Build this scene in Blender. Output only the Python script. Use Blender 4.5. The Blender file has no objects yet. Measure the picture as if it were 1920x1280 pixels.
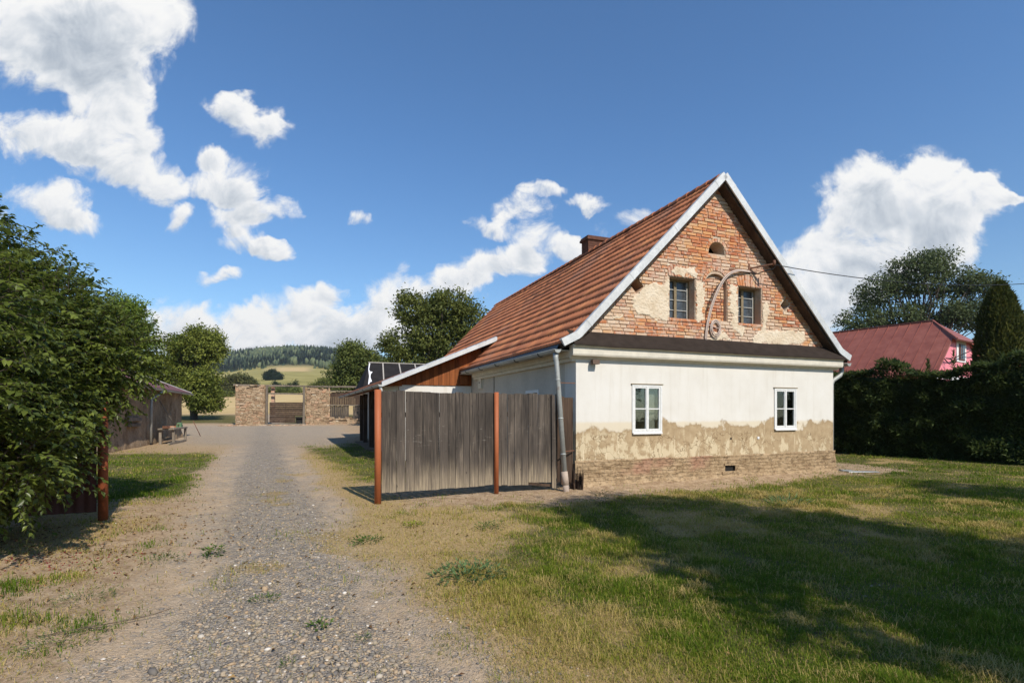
import bpy, math, random
import numpy as np
from mathutils import Vector
from mathutils.geometry import tessellate_polygon

rnd = random.Random(7)
R = np.random.default_rng(11)
scene = bpy.context.scene
COL = scene.collection

# ------------------------------------------------------------------ frame of the place
AX, AY = 1.3368, 10.75                    # front left corner of the farmhouse
UX, UY = 0.93048, 0.36633                 # along the gable
VX, VY = -0.36633, 0.93048                # along the ridge
YAW = math.atan2(UY, UX)


def w2l(x, y):
    dx, dy = x - AX, y - AY
    return dx * UX + dy * UY, dx * VX + dy * VY


def l2w(u, v):
    return AX + u * UX + v * VX, AY + u * UY + v * VY


# ------------------------------------------------------------------ noise
def _hash(i, j, s):
    n = (i.astype(np.int64) * 374761393 + j.astype(np.int64) * 668265263 + s * 974711) & 0x7fffffff
    n = ((n ^ (n >> 13)) * 1274126177) & 0x7fffffff
    n = n ^ (n >> 16)
    return (n & 0xffff) / 65535.0


def vnoise(x, y, s=0):
    x = np.asarray(x, float); y = np.asarray(y, float)
    i = np.floor(x); j = np.floor(y)
    fx = x - i; fy = y - j
    fx = fx * fx * (3 - 2 * fx); fy = fy * fy * (3 - 2 * fy)
    a = _hash(i, j, s); b = _hash(i + 1, j, s); c = _hash(i, j + 1, s); d = _hash(i + 1, j + 1, s)
    return a + (b - a) * fx + (c - a) * fy + (a - b - c + d) * fx * fy


def fbm(x, y, s=0, o=4):
    t = 0; a = .5; k = 1.0; n = 0
    for q in range(o):
        t = t + a * vnoise(x * k + 17.3 * q, y * k - 9.1 * q, s + q); n += a; a *= .5; k *= 2.03
    return t / n


def sst(a, b, x):
    t = np.clip((x - a) / (b - a), 0, 1)
    return t * t * (3 - 2 * t)


# ------------------------------------------------------------------ objects
def tag(o, label=None, cat=None, group=None, kind=None):
    if label: o['label'] = label
    if cat: o['category'] = cat
    if group: o['group'] = group
    if kind: o['kind'] = kind
    return o


def thing(name, label, cat, loc=(0, 0, 0), rz=0.0, group=None):
    o = bpy.data.objects.new(name, None)
    COL.objects.link(o)
    o.empty_display_size = .2
    o.location = loc; o.rotation_euler = (0, 0, rz)
    return tag(o, label, cat, group)


def link(name, me, mat, parent=None):
    o = bpy.data.objects.new(name, me)
    COL.objects.link(o)
    if mat is not None:
        for m in (mat if isinstance(mat, (list, tuple)) else [mat]):
            me.materials.append(m)
    if parent is not None: o.parent = parent
    return o


def npmesh(name, verts, faces, tone=None, smooth=False, extra=None):
    """verts (N,3), faces (M,k) arrays"""
    verts = np.asarray(verts, np.float32); faces = np.asarray(faces, np.int32)
    me = bpy.data.meshes.new(name)
    me.vertices.add(len(verts)); me.vertices.foreach_set('co', verts.ravel())
    k = faces.shape[1]
    me.loops.add(faces.size); me.loops.foreach_set('vertex_index', faces.ravel())
    me.polygons.add(len(faces))
    me.polygons.foreach_set('loop_start', np.arange(0, faces.size, k, dtype=np.int32))
    me.polygons.foreach_set('loop_total', np.full(len(faces), k, np.int32))
    if smooth: me.polygons.foreach_set('use_smooth', np.ones(len(faces), bool))
    me.update(calc_edges=True)
    if tone is not None:
        a = me.attributes.new('tone', 'FLOAT', 'POINT'); a.data.foreach_set('value', np.asarray(tone, np.float32))
    if extra:
        for kname, arr in extra.items():
            a = me.attributes.new(kname, 'FLOAT', 'POINT'); a.data.foreach_set('value', np.asarray(arr, np.float32))
    return me


class MB:
    """collects small shapes for one mesh"""
    def __init__(s):
        s.v = []; s.f = []; s.t = []; s.sm = []

    def add(s, vs, fs, tone=.5, smooth=False):
        b = len(s.v)
        s.v += [tuple(p) for p in vs]
        s.t += [tone] * len(vs)
        for f in fs:
            s.f.append([b + i for i in f]); s.sm.append(smooth)
        return s

    def box(s, x0, x1, y0, y1, z0, z1, tone=.5, jit=0.0):
        vs = [(x, y, z) for z in (z0, z1) for x, y in ((x0, y0), (x1, y0), (x1, y1), (x0, y1))]
        if jit: vs = [tuple(c + rnd.uniform(-jit, jit) for c in p) for p in vs]
        return s.add(vs, [(3, 2, 1, 0), (4, 5, 6, 7), (0, 1, 5, 4), (1, 2, 6, 5), (2, 3, 7, 6), (3, 0, 4, 7)], tone)

    def hexa(s, p, tone=.5):
        return s.add(p, [(3, 2, 1, 0), (4, 5, 6, 7), (0, 1, 5, 4), (1, 2, 6, 5), (2, 3, 7, 6), (3, 0, 4, 7)], tone)

    def bar(s, a, b, w, h=None, tone=.5, up=(0, 0, 1)):
        h = h or w
        a = Vector(a); b = Vector(b); d = (b - a).normalized()
        upv = Vector(up)
        if abs(d.dot(upv)) > .97: upv = Vector((1, 0, 0))
        sx = d.cross(upv).normalized() * (w / 2); sy = sx.cross(d).normalized() * (h / 2)
        vs = [a - sx - sy, a + sx - sy, a + sx + sy, a - sx + sy, b - sx - sy, b + sx - sy, b + sx + sy, b - sx + sy]
        return s.hexa(vs, tone)

    def tube(s, pts, rad, n=8, tone=.5, cap=True, smooth=True):
        pts = [Vector(p) for p in pts]
        if not isinstance(rad, (list, tuple)): rad = [rad] * len(pts)
        vs = []; prev = None
        for i, p in enumerate(pts):
            d = (pts[min(i + 1, len(pts) - 1)] - pts[max(i - 1, 0)]).normalized()
            if prev is None:
                ref = Vector((0, 0, 1)) if abs(d.z) < .9 else Vector((1, 0, 0))
                x = d.cross(ref).normalized()
            else:
                x = (prev - d * prev.dot(d)).normalized()
            prev = x; y = d.cross(x)
            for k in range(n):
                a = 2 * math.pi * k / n
                vs.append(p + (x * math.cos(a) + y * math.sin(a)) * rad[i])
        fs = []
        for i in range(len(pts) - 1):
            for k in range(n):
                fs.append((i * n + k, i * n + (k + 1) % n, (i + 1) * n + (k + 1) % n, (i + 1) * n + k))
        if cap:
            fs.append(tuple(range(n - 1, -1, -1))); fs.append(tuple((len(pts) - 1) * n + k for k in range(n)))
        return s.add(vs, fs, tone, smooth)

    def prism(s, poly, mapf, c0, c1, tone=.5):
        """poly: 2-D outline, mapf(a,b,c) -> xyz"""
        n = len(poly)
        vs = [mapf(a, b, c0) for a, b in poly] + [mapf(a, b, c1) for a, b in poly]
        fs = [tuple(range(n)), tuple(range(2 * n - 1, n - 1, -1))]
        fs += [(i, i + n, (i + 1) % n + n, (i + 1) % n) for i in range(n)]
        return s.add(vs, fs, tone)

    def mesh(s, name):
        me = bpy.data.meshes.new(name)
        me.from_pydata(s.v, [], s.f)
        a = me.attributes.new('tone', 'FLOAT', 'POINT'); a.data.foreach_set('value', np.array(s.t, np.float32))
        me.polygons.foreach_set('use_smooth', np.array(s.sm, bool))
        me.update()
        return me

    def build(s, name, mat, parent=None):
        return link(name, s.mesh(name), mat, parent)


def slab(outer, holes, depth, mapf, mb, tone=.5):
    """wall slab with real openings; mapf(a,b,c): c=0 outer face, c=depth inside"""
    loops = [[Vector((a, b, 0)) for a, b in outer]] + [[Vector((a, b, 0)) for a, b in h] for h in holes]
    flat = [p for l in loops for p in l]
    tris = tessellate_polygon(loops)
    mb.add([mapf(p.x, p.y, 0) for p in flat], [tuple(t) for t in tris], tone)
    for l in loops:
        n = len(l)
        mb.add([mapf(p.x, p.y, 0) for p in l] + [mapf(p.x, p.y, depth) for p in l],
               [(i, (i + 1) % n, (i + 1) % n + n, i + n) for i in range(n)], tone)
    return mb


def rect(a0, a1, b0, b1): return [(a0, b0), (a1, b0), (a1, b1), (a0, b1)]


# ------------------------------------------------------------------ materials
class G:
    def __init__(s, name):
        s.m = bpy.data.materials.new(name); s.m.use_nodes = True
        s.nt = s.m.node_tree; s.nt.nodes.clear()
        s._pos = None

    def n(s, typ, ins=None, **props):
        nd = s.nt.nodes.new(typ)
        for k, v in props.items(): setattr(nd, k, v)
        for k, v in (ins or {}).items():
            sock = nd.inputs[k]
            if hasattr(v, 'links') or isinstance(v, bpy.types.NodeSocket): s.nt.links.new(v, sock)
            else:
                if isinstance(v, (tuple, list)) and len(v) == 3 and sock.type == 'RGBA': v = (*v, 1)
                sock.default_value = v
        return nd

    def pos(s, scale=None):
        if s._pos is None: s._pos = s.n('ShaderNodeTexCoord').outputs['Object']
        if scale is None: return s._pos
        return s.n('ShaderNodeVectorMath', {0: s._pos, 1: scale}, operation='MULTIPLY').outputs[0]

    def noise(s, scale, detail=4, rough=.55, vec=None, dist=0.0):
        return s.n('ShaderNodeTexNoise', {'Vector': vec or s.pos(), 'Scale': scale, 'Detail': detail, 'Roughness': rough, 'Distortion': dist}).outputs['Fac']

    def vor(s, scale, vec=None, feature='F1', out='Distance', rnd_=1.0):
        return s.n('ShaderNodeTexVoronoi', {'Vector': vec or s.pos(), 'Scale': scale, 'Randomness': rnd_}, feature=feature).outputs[out]

    def attr(s, name): return s.n('ShaderNodeAttribute', attribute_name=name).outputs['Fac']

    def math(s, op, a, b=None, clamp=False):
        ins = {0: a}
        if b is not None: ins[1] = b
        return s.n('ShaderNodeMath', ins, operation=op, use_clamp=clamp).outputs[0]

    def step(s, a, b, x):
        return s.n('ShaderNodeMapRange', {'Value': x, 'From Min': a, 'From Max': b}, interpolation_type='SMOOTHSTEP').outputs[0]

    def mix(s, f, a, b, mode='MIX'):
        nd = s.nt.nodes.new('ShaderNodeMix'); nd.data_type = 'RGBA'; nd.blend_type = mode
        for idx, v in ((0, f), (6, a), (7, b)):
            if isinstance(v, bpy.types.NodeSocket): s.nt.links.new(v, nd.inputs[idx])
            else:
                if isinstance(v, (tuple, list)) and len(v) == 3: v = (*v, 1)
                nd.inputs[idx].default_value = v
        return nd.outputs[2]

    def ramp(s, fac, stops):
        nd = s.n('ShaderNodeValToRGB', {'Fac': fac}); el = nd.color_ramp.elements
        while len(el) < len(stops): el.new(.5)
        for e, (p, c) in zip(el, stops):
            e.position = p; e.color = (*c, 1) if len(c) == 3 else c
        return nd.outputs[0]

    def sep(s, v): return s.n('ShaderNodeSeparateXYZ', {0: v}).outputs

    def bump(s, h, strength=.5, dist=.02, normal=None):
        ins = {'Height': h, 'Strength': strength, 'Distance': dist}
        if normal is not None: ins['Normal'] = normal
        return s.n('ShaderNodeBump', ins).outputs[0]

    def done(s, color, rough=.85, normal=None, spec=.3, metal=0.0, trans=None):
        ins = {'Base Color': color, 'Roughness': rough, 'Specular IOR Level': spec, 'Metallic': metal}
        if normal is not None: ins['Normal'] = normal
        b = s.n('ShaderNodeBsdfPrincipled', ins).outputs[0]
        if trans is not None:
            t = s.n('ShaderNodeBsdfTranslucent', {'Color': trans[1]}).outputs[0]
            b = s.n('ShaderNodeMixShader', {0: trans[0], 1: b, 2: t}).outputs[0]
        s.nt.links.new(b, s.n('ShaderNodeOutputMaterial').inputs[0])
        return s.m


def m_plain(name, c, rough=.8, var=.25, scale=3.0, spec=.3, metal=0.0, bump=.15):
    g = G(name)
    n = g.noise(scale, 6, .6); n2 = g.noise(scale * 9, 4, .6)
    d = tuple(x * (1 - var) for x in c); l = tuple(min(1, x * (1 + var)) for x in c)
    col = g.ramp(g.math('ADD', g.math('MULTIPLY', n, .65), g.math('MULTIPLY', n2, .35)), [(.3, d), (.7, l)])
    return g.done(col, rough, g.bump(n2, bump, .01), spec, metal)


def m_leaf(name, dark, light, rough=.5, trans=.3, spec=.35, accent=None):
    g = G(name); spec *= .45
    t = g.attr('tone')
    stops = [(0.0, dark), (1.0, light)]
    col = g.ramp(t, stops)
    if accent:
        big = g.noise(.35, 2)
        col = g.mix(g.step(.55, .75, big), col, accent)
    tc = g.mix(.5, col, tuple(min(1, x * 1.6) for x in light))
    return g.done(col, rough, None, spec, 0, (trans, tc))


def m_bark(name, c=(.12, .09, .065)):
    g = G(name)
    n = g.noise(6, 6, .65, g.pos((3, 3, .6)))
    return g.done(g.ramp(n, [(.3, tuple(x * .5 for x in c)), (.7, tuple(x * 1.5 for x in c))]), .9, g.bump(n, .6, .03))


M = {}
# --- white render with damp zone
def m_wall(name, damp=True):
    g = G(name)
    x, y, z = g.sep(g.pos())
    n1 = g.noise(1.3, 6, .62); n2 = g.noise(7, 5, .6); n3 = g.noise(.5, 3); fine = g.noise(55, 4, .6)
    white = g.ramp(g.math('ADD', g.math('MULTIPLY', n1, .7), g.math('MULTIPLY', n3, .3)), [(.3, (.60, .565, .505)), (.5, (.66, .63, .575)), (.68, (.70, .675, .63))])
    streak = g.noise(3.5, 4, .6, g.pos((2.2, 2.2, .16)))
    white = g.mix(g.math('MULTIPLY', g.step(.5, .72, streak), .30), white, (.50, .45, .37))
    col = white
    h = g.math('ADD', g.math('MULTIPLY', fine, .25), g.math('MULTIPLY', n2, .5))
    if damp:
        # yellowed base coat under a faint horizontal line, then the lobed damp stain
        band = g.step(1.42, 1.34, g.math('ADD', z, g.math('MULTIPLY', g.math('SUBTRACT', n2, .5), .05)))
        col = g.mix(g.math('MULTIPLY', band, .7), col, (.62, .52, .36))
        lob = g.noise(1.5, 5, .55, g.pos((1, 1, .8)))
        lob2 = g.noise(4.0, 4, .6)
        top = g.math('ADD', g.math('MULTIPLY', g.math('SUBTRACT', lob, .5), 1.15), g.math('MULTIPLY', g.math('SUBTRACT', lob2, .5), .35))
        zz = g.math('SUBTRACT', z, top)
        stain = g.step(1.29, 1.25, zz)
        rim = g.math('MULTIPLY', g.step(1.33, 1.27, zz), g.step(1.21, 1.26, zz))
        tan = g.ramp(g.noise(5.5, 6, .65), [(.3, (.31, .22, .125)), (.55, (.405, .30, .18)), (.75, (.48, .37, .235))])
        col = g.mix(stain, col, tan)
        col = g.mix(g.math('MULTIPLY', rim, .5), col, (.30, .205, .11))
        # paler dried-out patches low down, more of them to the left
        pal = g.noise(3.2, 6, .68, g.pos((1.25, 1.25, .75)))
        lowz = g.step(1.18, .72, z)
        left = g.step(7.5, 1.0, x)
        pm = g.math('MULTIPLY', g.step(.60, .68, g.math('ADD', pal, g.math('ADD', g.math('MULTIPLY', lowz, .10), g.math('MULTIPLY', left, .07)))), stain)
        pm = g.math('MULTIPLY', pm, g.step(1.4, 1.0, z))
        col = g.mix(g.math('MULTIPLY', pm, .8), col, (.60, .50, .335))
        # run-down streaks
        st = g.noise(9, 3, .5, g.pos((2.0, 2.0, .10)))
        col = g.mix(g.math('MULTIPLY', g.math('MULTIPLY', g.step(.60, .72, st), stain), .5), col, (.72, .62, .44))
        # cracks
        wv = g.n('ShaderNodeVectorMath', {0: g.pos((1, 1, .75)), 1: g.n('ShaderNodeTexNoise', {'Vector': g.pos(), 'Scale': 2.5, 'Detail': 3.0}).outputs['Color']}, operation='ADD').outputs[0]
        ce = g.vor(2.6, wv, 'DISTANCE_TO_EDGE')
        crack = g.math('MULTIPLY', g.step(.030, .008, ce), g.math('MULTIPLY', g.step(1.25, 1.05, z), g.step(.38, .50, g.noise(.9, 2))))
        col = g.mix(g.math('MULTIPLY', crack, .75), col, (.20, .135, .07))
        h = g.math('SUBTRACT', g.math('SUBTRACT', h, g.math('MULTIPLY', crack, 1.2)), g.math('MULTIPLY', g.step(1.34, 1.24, zz), .5))
    return g.done(col, .92, g.bump(h, .35, .012), .15)


M['wall'] = m_wall('weathered_white_render')
M['sidewall'] = m_plain('stained_shaded_render', (.50, .455, .385), .92, .16, 1.4, .15, 0, .25)  # stained render, its tone also lowered to carry the shade of the side
M['annexwall'] = m_wall('white_render', False)


def m_brick():
    g = G('old_brick')
    t = g.attr('tone'); n = g.noise(11, 6, .65); big = g.noise(1.1, 4, .6); fine = g.noise(60, 4, .6)
    col = g.ramp(t, [(0, (.34, .11, .055)), (.3, (.47, .17, .078)), (.6, (.56, .235, .10)), (.85, (.60, .31, .135)), (1, (.56, .36, .21))])
    col = g.mix(g.math('MULTIPLY', g.step(.5, .75, n), .6), col, (.36, .135, .075))
    wash = g.math('MULTIPLY', g.step(1.05, 1.9, t), g.step(.30, .58, g.noise(17, 5, .7)))
    col = g.mix(g.math('MULTIPLY', wash, .85), col, (.66, .54, .42))
    lime = g.math('ADD', g.math('MULTIPLY', n, .55), g.math('MULTIPLY', big, .6))
    col = g.mix(g.math('MULTIPLY', g.step(.51, .68, lime), .8), col, g.ramp(fine, [(.3, (.52, .36, .26)), (.7, (.64, .50, .39))]))
    col = g.mix(g.math('MULTIPLY', g.step(.64, .75, fine), .35), col, (.16, .08, .05))
    return g.done(col, .92, g.bump(g.math('ADD', g.math('MULTIPLY', n, .7), g.math('MULTIPLY', fine, .4)), .9, .018), .15)


M['brick'] = m_brick()
M['soot'] = m_plain('sooty_brick', (.12, .058, .04), .95, .45, 6, .1, 0, .6)
g = G('lime_mortar'); n = g.noise(20, 5, .6); b = g.noise(2, 3)
M['mortar'] = g.done(g.mix(g.step(.4, .65, b), g.ramp(n, [(.3, (.38, .29, .205)), (.7, (.58, .48, .37))]), (.46, .29, .19)), .95, g.bump(n, .8, .01), .1)
g = G('old_lime_plaster'); n = g.noise(16, 5, .6); n2 = g.noise(2.2, 4, .6); v = g.vor(18)
M['limeplaster'] = g.done(g.ramp(g.math('ADD', g.math('MULTIPLY', n, .4), g.math('MULTIPLY', n2, .6)), [(.3, (.50, .38, .25)), (.5, (.64, .53, .39)), (.7, (.72, .63, .50))]), .95, g.bump(g.math('ADD', n, v), .6, .016), .1)


def m_plinth():
    g = G('muddy_plinth_brick')
    x, y, z = g.sep(g.pos())
    n = g.noise(5, 6, .68); n2 = g.noise(24, 5, .65); b = g.noise(1.0, 3)
    vec = g.n('ShaderNodeCombineXYZ', {0: x, 1: g.math('ADD', z, g.math('MULTIPLY', n, .03)), 2: 0.0}).outputs[0]
    br = g.n('ShaderNodeTexBrick', {'Vector': vec, 'Color1': (.1, .1, .1, 1), 'Color2': (.9, .9, .9, 1), 'Mortar': (0, 0, 0, 1), 'Scale': 1.0, 'Mortar Size': .007, 'Mortar Smooth': .6, 'Brick Width': .27, 'Row Height': .078})
    col = g.ramp(g.math('ADD', g.math('MULTIPLY', n, .6), g.math('MULTIPLY', n2, .4)), [(.34, (.20, .13, .075)), (.5, (.36, .255, .15)), (.66, (.47, .345, .215))])
    redm = g.math('MULTIPLY', g.step(.53, .66, b), g.step(.18, .3, z))
    col = g.mix(g.math('MULTIPLY', redm, .55), col, (.34, .165, .115))
    upper = g.math('MULTIPLY', g.step(.02, .22, z), g.step(.30, .5, g.noise(3, 4)))
    mort = g.math('MULTIPLY', br.outputs['Fac'], upper)
    col = g.mix(g.math('MULTIPLY', mort, .25), col, (.15, .10, .06))
    lump = g.noise(9, 5, .7, g.pos((1, 1, 2.2)))
    col = g.mix(g.math('MULTIPLY', g.step(.56, .64, lump), .22), col, (.22, .15, .088))
    hh = g.math('SUBTRACT', g.math('ADD', n2, g.math('MULTIPLY', n, 1.2)), g.math('MULTIPLY', mort, .9))
    return g.done(col, .97, g.bump(g.math('SUBTRACT', hh, g.math('MULTIPLY', g.step(.55, .64, lump), .8)), .9, .018), .05)


M['plinth'] = m_plinth()


def m_tile(name='clay_roof_tile', dark=.0):
    g = G(name)
    t = g.attr('tone'); n = g.noise(9, 6, .65); big = g.noise(.55, 4, .6); fine = g.noise(70, 3)
    col = g.ramp(t, [(0, (.28, .10, .052)), (.35, (.41, .148, .07)), (.7, (.50, .182, .08)), (1, (.60, .24, .10))])
    col = g.mix(g.math('MULTIPLY', g.step(.50, .68, big), .55), col, (.33, .175, .12))
    col = g.mix(g.math('MULTIPLY', g.step(.56, .72, n), .4), col, (.24, .115, .075))
    col = g.mix(g.math('MULTIPLY', g.step(.62, .72, fine), .3), col, (.34, .26, .19))
    lich = g.math('MULTIPLY', g.step(.60, .66, g.noise(26, 4, .7)), g.step(.48, .62, g.noise(1.4, 3)))
    col = g.mix(g.math('MULTIPLY', lich, .55), col, (.36, .33, .26))
    return g.done(col, .88, g.bump(g.math('ADD', n, g.math('MULTIPLY', fine, .4)), .4, .01), .2)


M['tile'] = m_tile()
def m_metal(name, c, rough=.45, metal=.6, rust=0.0):
    g = G(name)
    n = g.noise(4, 5, .6, g.pos((1, 1, .5))); n2 = g.noise(22, 4, .6)
    col = g.ramp(g.math('ADD', g.math('MULTIPLY', n, .6), g.math('MULTIPLY', n2, .4)), [(.3, tuple(x * .72 for x in c)), (.7, tuple(min(1, x * 1.18) for x in c))])
    if rust: col = g.mix(g.math('MULTIPLY', g.step(.56, .68, g.noise(6, 6, .7)), rust), col, (.20, .10, .05))
    return g.done(col, g.math('ADD', rough, g.math('MULTIPLY', n2, .2)), g.bump(n, .2, .02), .5, metal)


M['zinc'] = m_metal('galvanised_sheet', (.58, .585, .575), .5, .2)
M['zincdark'] = m_metal('dark_eaves_sheet', (.075, .088, .105), .5, .3)
M['zincold'] = m_metal('old_zinc', (.36, .37, .35), .5, .35, .35)
M['clay'] = m_plain('clay_pipe', (.42, .33, .26), .8, .2, 8)
M['felt'] = m_plain('bitumen_felt', (.036, .027, .022), .95, .35, 5, .08, 0, .5)
M['cornice'] = m_plain('cornice_render', (.62, .575, .48), .9, .16, 5, .2, 0, .25)
M['frame'] = m_plain('white_window_paint', (.68, .675, .65), .55, .14, 20, .4)
M['oldframe'] = m_plain('weathered_window_wood', (.22, .17, .10), .8, .35, 14)
M['muntin'] = m_plain('old_grey_muntin', (.32, .32, .30), .7, .2, 14)
M['dark'] = m_plain('painted_opening_shade', (.02, .018, .016), .95, .2, 3)  # near-black colour stands in for the shade inside openings
M['inner'] = m_plain('grey_pane_backing', (.44, .42, .37), .9, .15, 4)  # for a grey board added behind the glass to lighten the panes
M['litreveal'] = m_plain('sunlit_reveal_tone', (.52, .47, .36), .9, .1, 4)  # pale colour standing in for sunlight on the inner reveal
g = G('window_glass')
fr = g.n('ShaderNodeFresnel', {'IOR': 1.45}).outputs[0]
gl = g.n('ShaderNodeBsdfGlossy', {'Color': (1, 1, 1, 1), 'Roughness': .03, 'Normal': g.bump(g.noise(2.5, 2), .06, .05)}).outputs[0]
tr = g.n('ShaderNodeBsdfTransparent', {'Color': (.82, .85, .83, 1)}).outputs[0]
g.nt.links.new(g.n('ShaderNodeMixShader', {0: g.math('ADD', fr, .03), 1: tr, 2: gl}).outputs[0], g.n('ShaderNodeOutputMaterial').inputs[0])
M['glass'] = g.m
g = G('dusty_glass'); nz = g.noise(9, 4)
M['dustglass'] = g.done(g.ramp(nz, [(.3, (.035, .04, .045)), (.7, (.085, .095, .105))]), g.math('ADD', .12, g.math('MULTIPLY', nz, .25)), None, .5)


def m_boards(name, base, pale, dark, lowpale=True, zlo=.1, zhi=.75):
    g = G(name)
    t = g.attr('tone')
    x, y, z = g.sep(g.pos())
    off = g.n('ShaderNodeCombineXYZ', {0: g.math('MULTIPLY', t, 31.0), 1: 0.0, 2: g.math('MULTIPLY', t, 17.0)}).outputs[0]
    p = g.n('ShaderNodeVectorMath', {0: g.pos(), 1: off}, operation='ADD').outputs[0]
    ps = g.n('ShaderNodeVectorMath', {0: p, 1: (16, 16, .55)}, operation='MULTIPLY').outputs[0]
    grain = g.noise(3.4, 6, .65, ps, .6)
    ps2 = g.n('ShaderNodeVectorMath', {0: p, 1: (5, 5, .9)}, operation='MULTIPLY').outputs[0]
    blotch = g.noise(1.0, 5, .6, ps2)
    fine = g.noise(6, 4, .7, ps)
    col = g.ramp(g.math('ADD', g.math('MULTIPLY', grain, .55), g.math('MULTIPLY', blotch, .45)), [(.36, dark), (.52, base), (.70, pale)])
    col = g.mix(g.math('MULTIPLY', g.math('ABSOLUTE', g.math('SUBTRACT', t, .5)), .7), col, g.ramp(t, [(.2, tuple(a * .6 for a in base)), (.8, tuple(min(1, a * 1.7) for a in base))]))
    if lowpale:
        zz = g.math('ADD', z, g.math('MULTIPLY', g.math('SUBTRACT', blotch, .5), .9))
        lo = g.step(zhi, zlo, zz)
        col = g.mix(g.math('MULTIPLY', lo, .85), col, g.ramp(grain, [(.35, tuple(a * .62 for a in pale)), (.65, (.42, .335, .225))]))
        # scuffed band where the top rail runs behind
        band = g.math('MULTIPLY', g.step(1.30, 1.36, zz), g.step(1.45, 1.38, zz))
        sc = g.noise(6, 5, .7, g.pos((1, 1, 4)))
        scuff = g.math('MULTIPLY', g.math('MULTIPLY', g.step(.9, 1.05, z), g.step(1.42, 1.3, z)), g.step(.60, .68, sc))
        col = g.mix(g.math('MULTIPLY', scuff, .5), col, (.26, .235, .20))
    knots = g.vor(3.2, g.n('ShaderNodeVectorMath', {0: p, 1: (2.6, 2.6, 1)}, operation='MULTIPLY').outputs[0])
    col = g.mix(g.math('MULTIPLY', g.step(.10, .05, knots), .8), col, tuple(a * .35 for a in base))
    return g.done(col, .85, g.bump(g.math('ADD', grain, g.math('MULTIPLY', fine, .5)), .5, .008), .2)


M['board'] = m_boards('grey_weathered_boards', (.074, .060, .049), (.235, .188, .142), (.020, .0175, .016))
M['boarddark'] = m_boards('dark_weathered_boards', (.072, .046, .031), (.15, .10, .07), (.028, .019, .014), False)
M['clad'] = m_boards('brown_stained_boards', (.22, .070, .022), (.31, .112, .035), (.08, .027, .011), False)
M['beam'] = m_boards('old_grey_timber', (.16, .13, .10), (.27, .23, .18), (.07, .055, .042), False)
M['ironred'] = m_plain('red_oxide_paint', (.36, .105, .038), .6, .14, 3, .35, 0, .2)
M['ironold'] = m_plain('rusty_red_paint', (.22, .06, .022), .7, .35, 5, .3, 0, .4)
M['sheetbrown'] = m_plain('brown_corrugated_sheet', (.10, .035, .028), .6, .3, 3, .3)


def m_stone():
    g = G('field_stone')
    t = g.attr('tone'); n = g.noise(7, 6, .65); f = g.noise(30, 4, .6)
    col = g.ramp(t, [(0, (.21, .135, .08)), (.35, (.33, .23, .14)), (.6, (.42, .31, .20)), (.85, (.44, .25, .15)), (1, (.48, .40, .29))])
    col = g.mix(g.step(.5, .75, n), col, (.19, .13, .085))
    return g.done(col, .93, g.bump(g.math('ADD', n, f), .8, .03), .15)


M['stone'] = m_stone()
g = G('stone_wall_core'); n = g.noise(9, 5)
M['core'] = g.done(g.ramp(n, [(.3, (.12, .085, .055)), (.7, (.24, .17, .11))]), .95, g.bump(n, .9, .03), .1)
g = G('mud_plaster'); n = g.noise(1.4, 6, .65, g.pos((1, 1, .5))); n2 = g.noise(12, 5, .6)
M['mud'] = g.done(g.ramp(g.math('ADD', g.math('MULTIPLY', n, .65), g.math('MULTIPLY', n2, .35)), [(.32, (.15, .10, .06)), (.5, (.27, .195, .125)), (.66, (.42, .325, .22))]), .95, g.bump(g.math('ADD', n, n2), .8, .04), .1)
M['redroof'] = m_plain('brown_red_sheet_roof', (.155, .052, .042), .55, .25, 2, .35)
def m_seam():
    g = G('painted_sheet_roof')
    n = g.noise(1.6, 6, .65); n2 = g.noise(9, 4, .6)
    col = g.ramp(n, [(.3, (.21, .062, .042)), (.7, (.31, .105, .072))])
    col = g.mix(g.math('MULTIPLY', g.step(.6, .72, n2), .35), col, (.34, .15, .13))
    return g.done(col, .5, g.bump(n2, .15, .02), .35)
M['seam'] = m_seam()
M['pink'] = m_plain('pink_render', (.72, .235, .275), .85, .07, 4, .2)
M['pinkdark'] = m_plain('pink_frieze', (.50, .14, .15), .85, .1, 4)
M['whitepaint'] = m_plain('white_surround', (.72, .70, .68), .8, .06, 6)
M['brownwood'] = m_plain('brown_window_wood', (.11, .045, .03), .6, .2, 8)
M['tar'] = m_plain('black_tar_sheet', (.022, .020, .020), .9, .35, 3, .1, 0, .4)
M['batten'] = m_plain('pale_batten', (.36, .33, .29), .8, .2, 10)
M['tornwhite'] = m_plain('torn_white_foil', (.74, .74, .76), .7, .08, 8)
M['cable'] = m_plain('pale_grey_cable', (.50, .40, .34), .6, .15, 20)
M['black'] = m_plain('black_rubber', (.015, .015, .016), .6, .3, 10)
M['rust'] = m_plain('rust_iron', (.16, .075, .045), .8, .4, 20)
M['lampbox'] = m_plain('brown_lamp_housing', (.13, .085, .06), .7, .25, 20)
M['green'] = m_plain('faded_green_paint', (.10, .19, .10), .7, .25, 20)
M['greywood'] = m_boards('bleached_bench_wood', (.24, .20, .155), (.37, .32, .25), (.12, .10, .075), False)
M['bark'] = m_bark('tree_bark')
M['barkdark'] = m_bark('dark_bark', (.055, .042, .032))
M['cherry'] = m_leaf('cherry_leaves', (.020, .038, .008), (.18, .22, .038), .36, .34, .75)
M['ash'] = m_leaf('pale_green_leaves', (.05, .095, .016), (.24, .31, .05), .5, .35)
M['walnut'] = m_leaf('walnut_leaves', (.045, .072, .012), (.25, .27, .05), .5, .3)
M['oak'] = m_leaf('dark_broad_leaves', (.034, .052, .013), (.19, .205, .05), .5, .28)
M['maple'] = m_leaf('mid_green_leaves', (.036, .058, .015), (.19, .215, .055), .5, .28)
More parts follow.
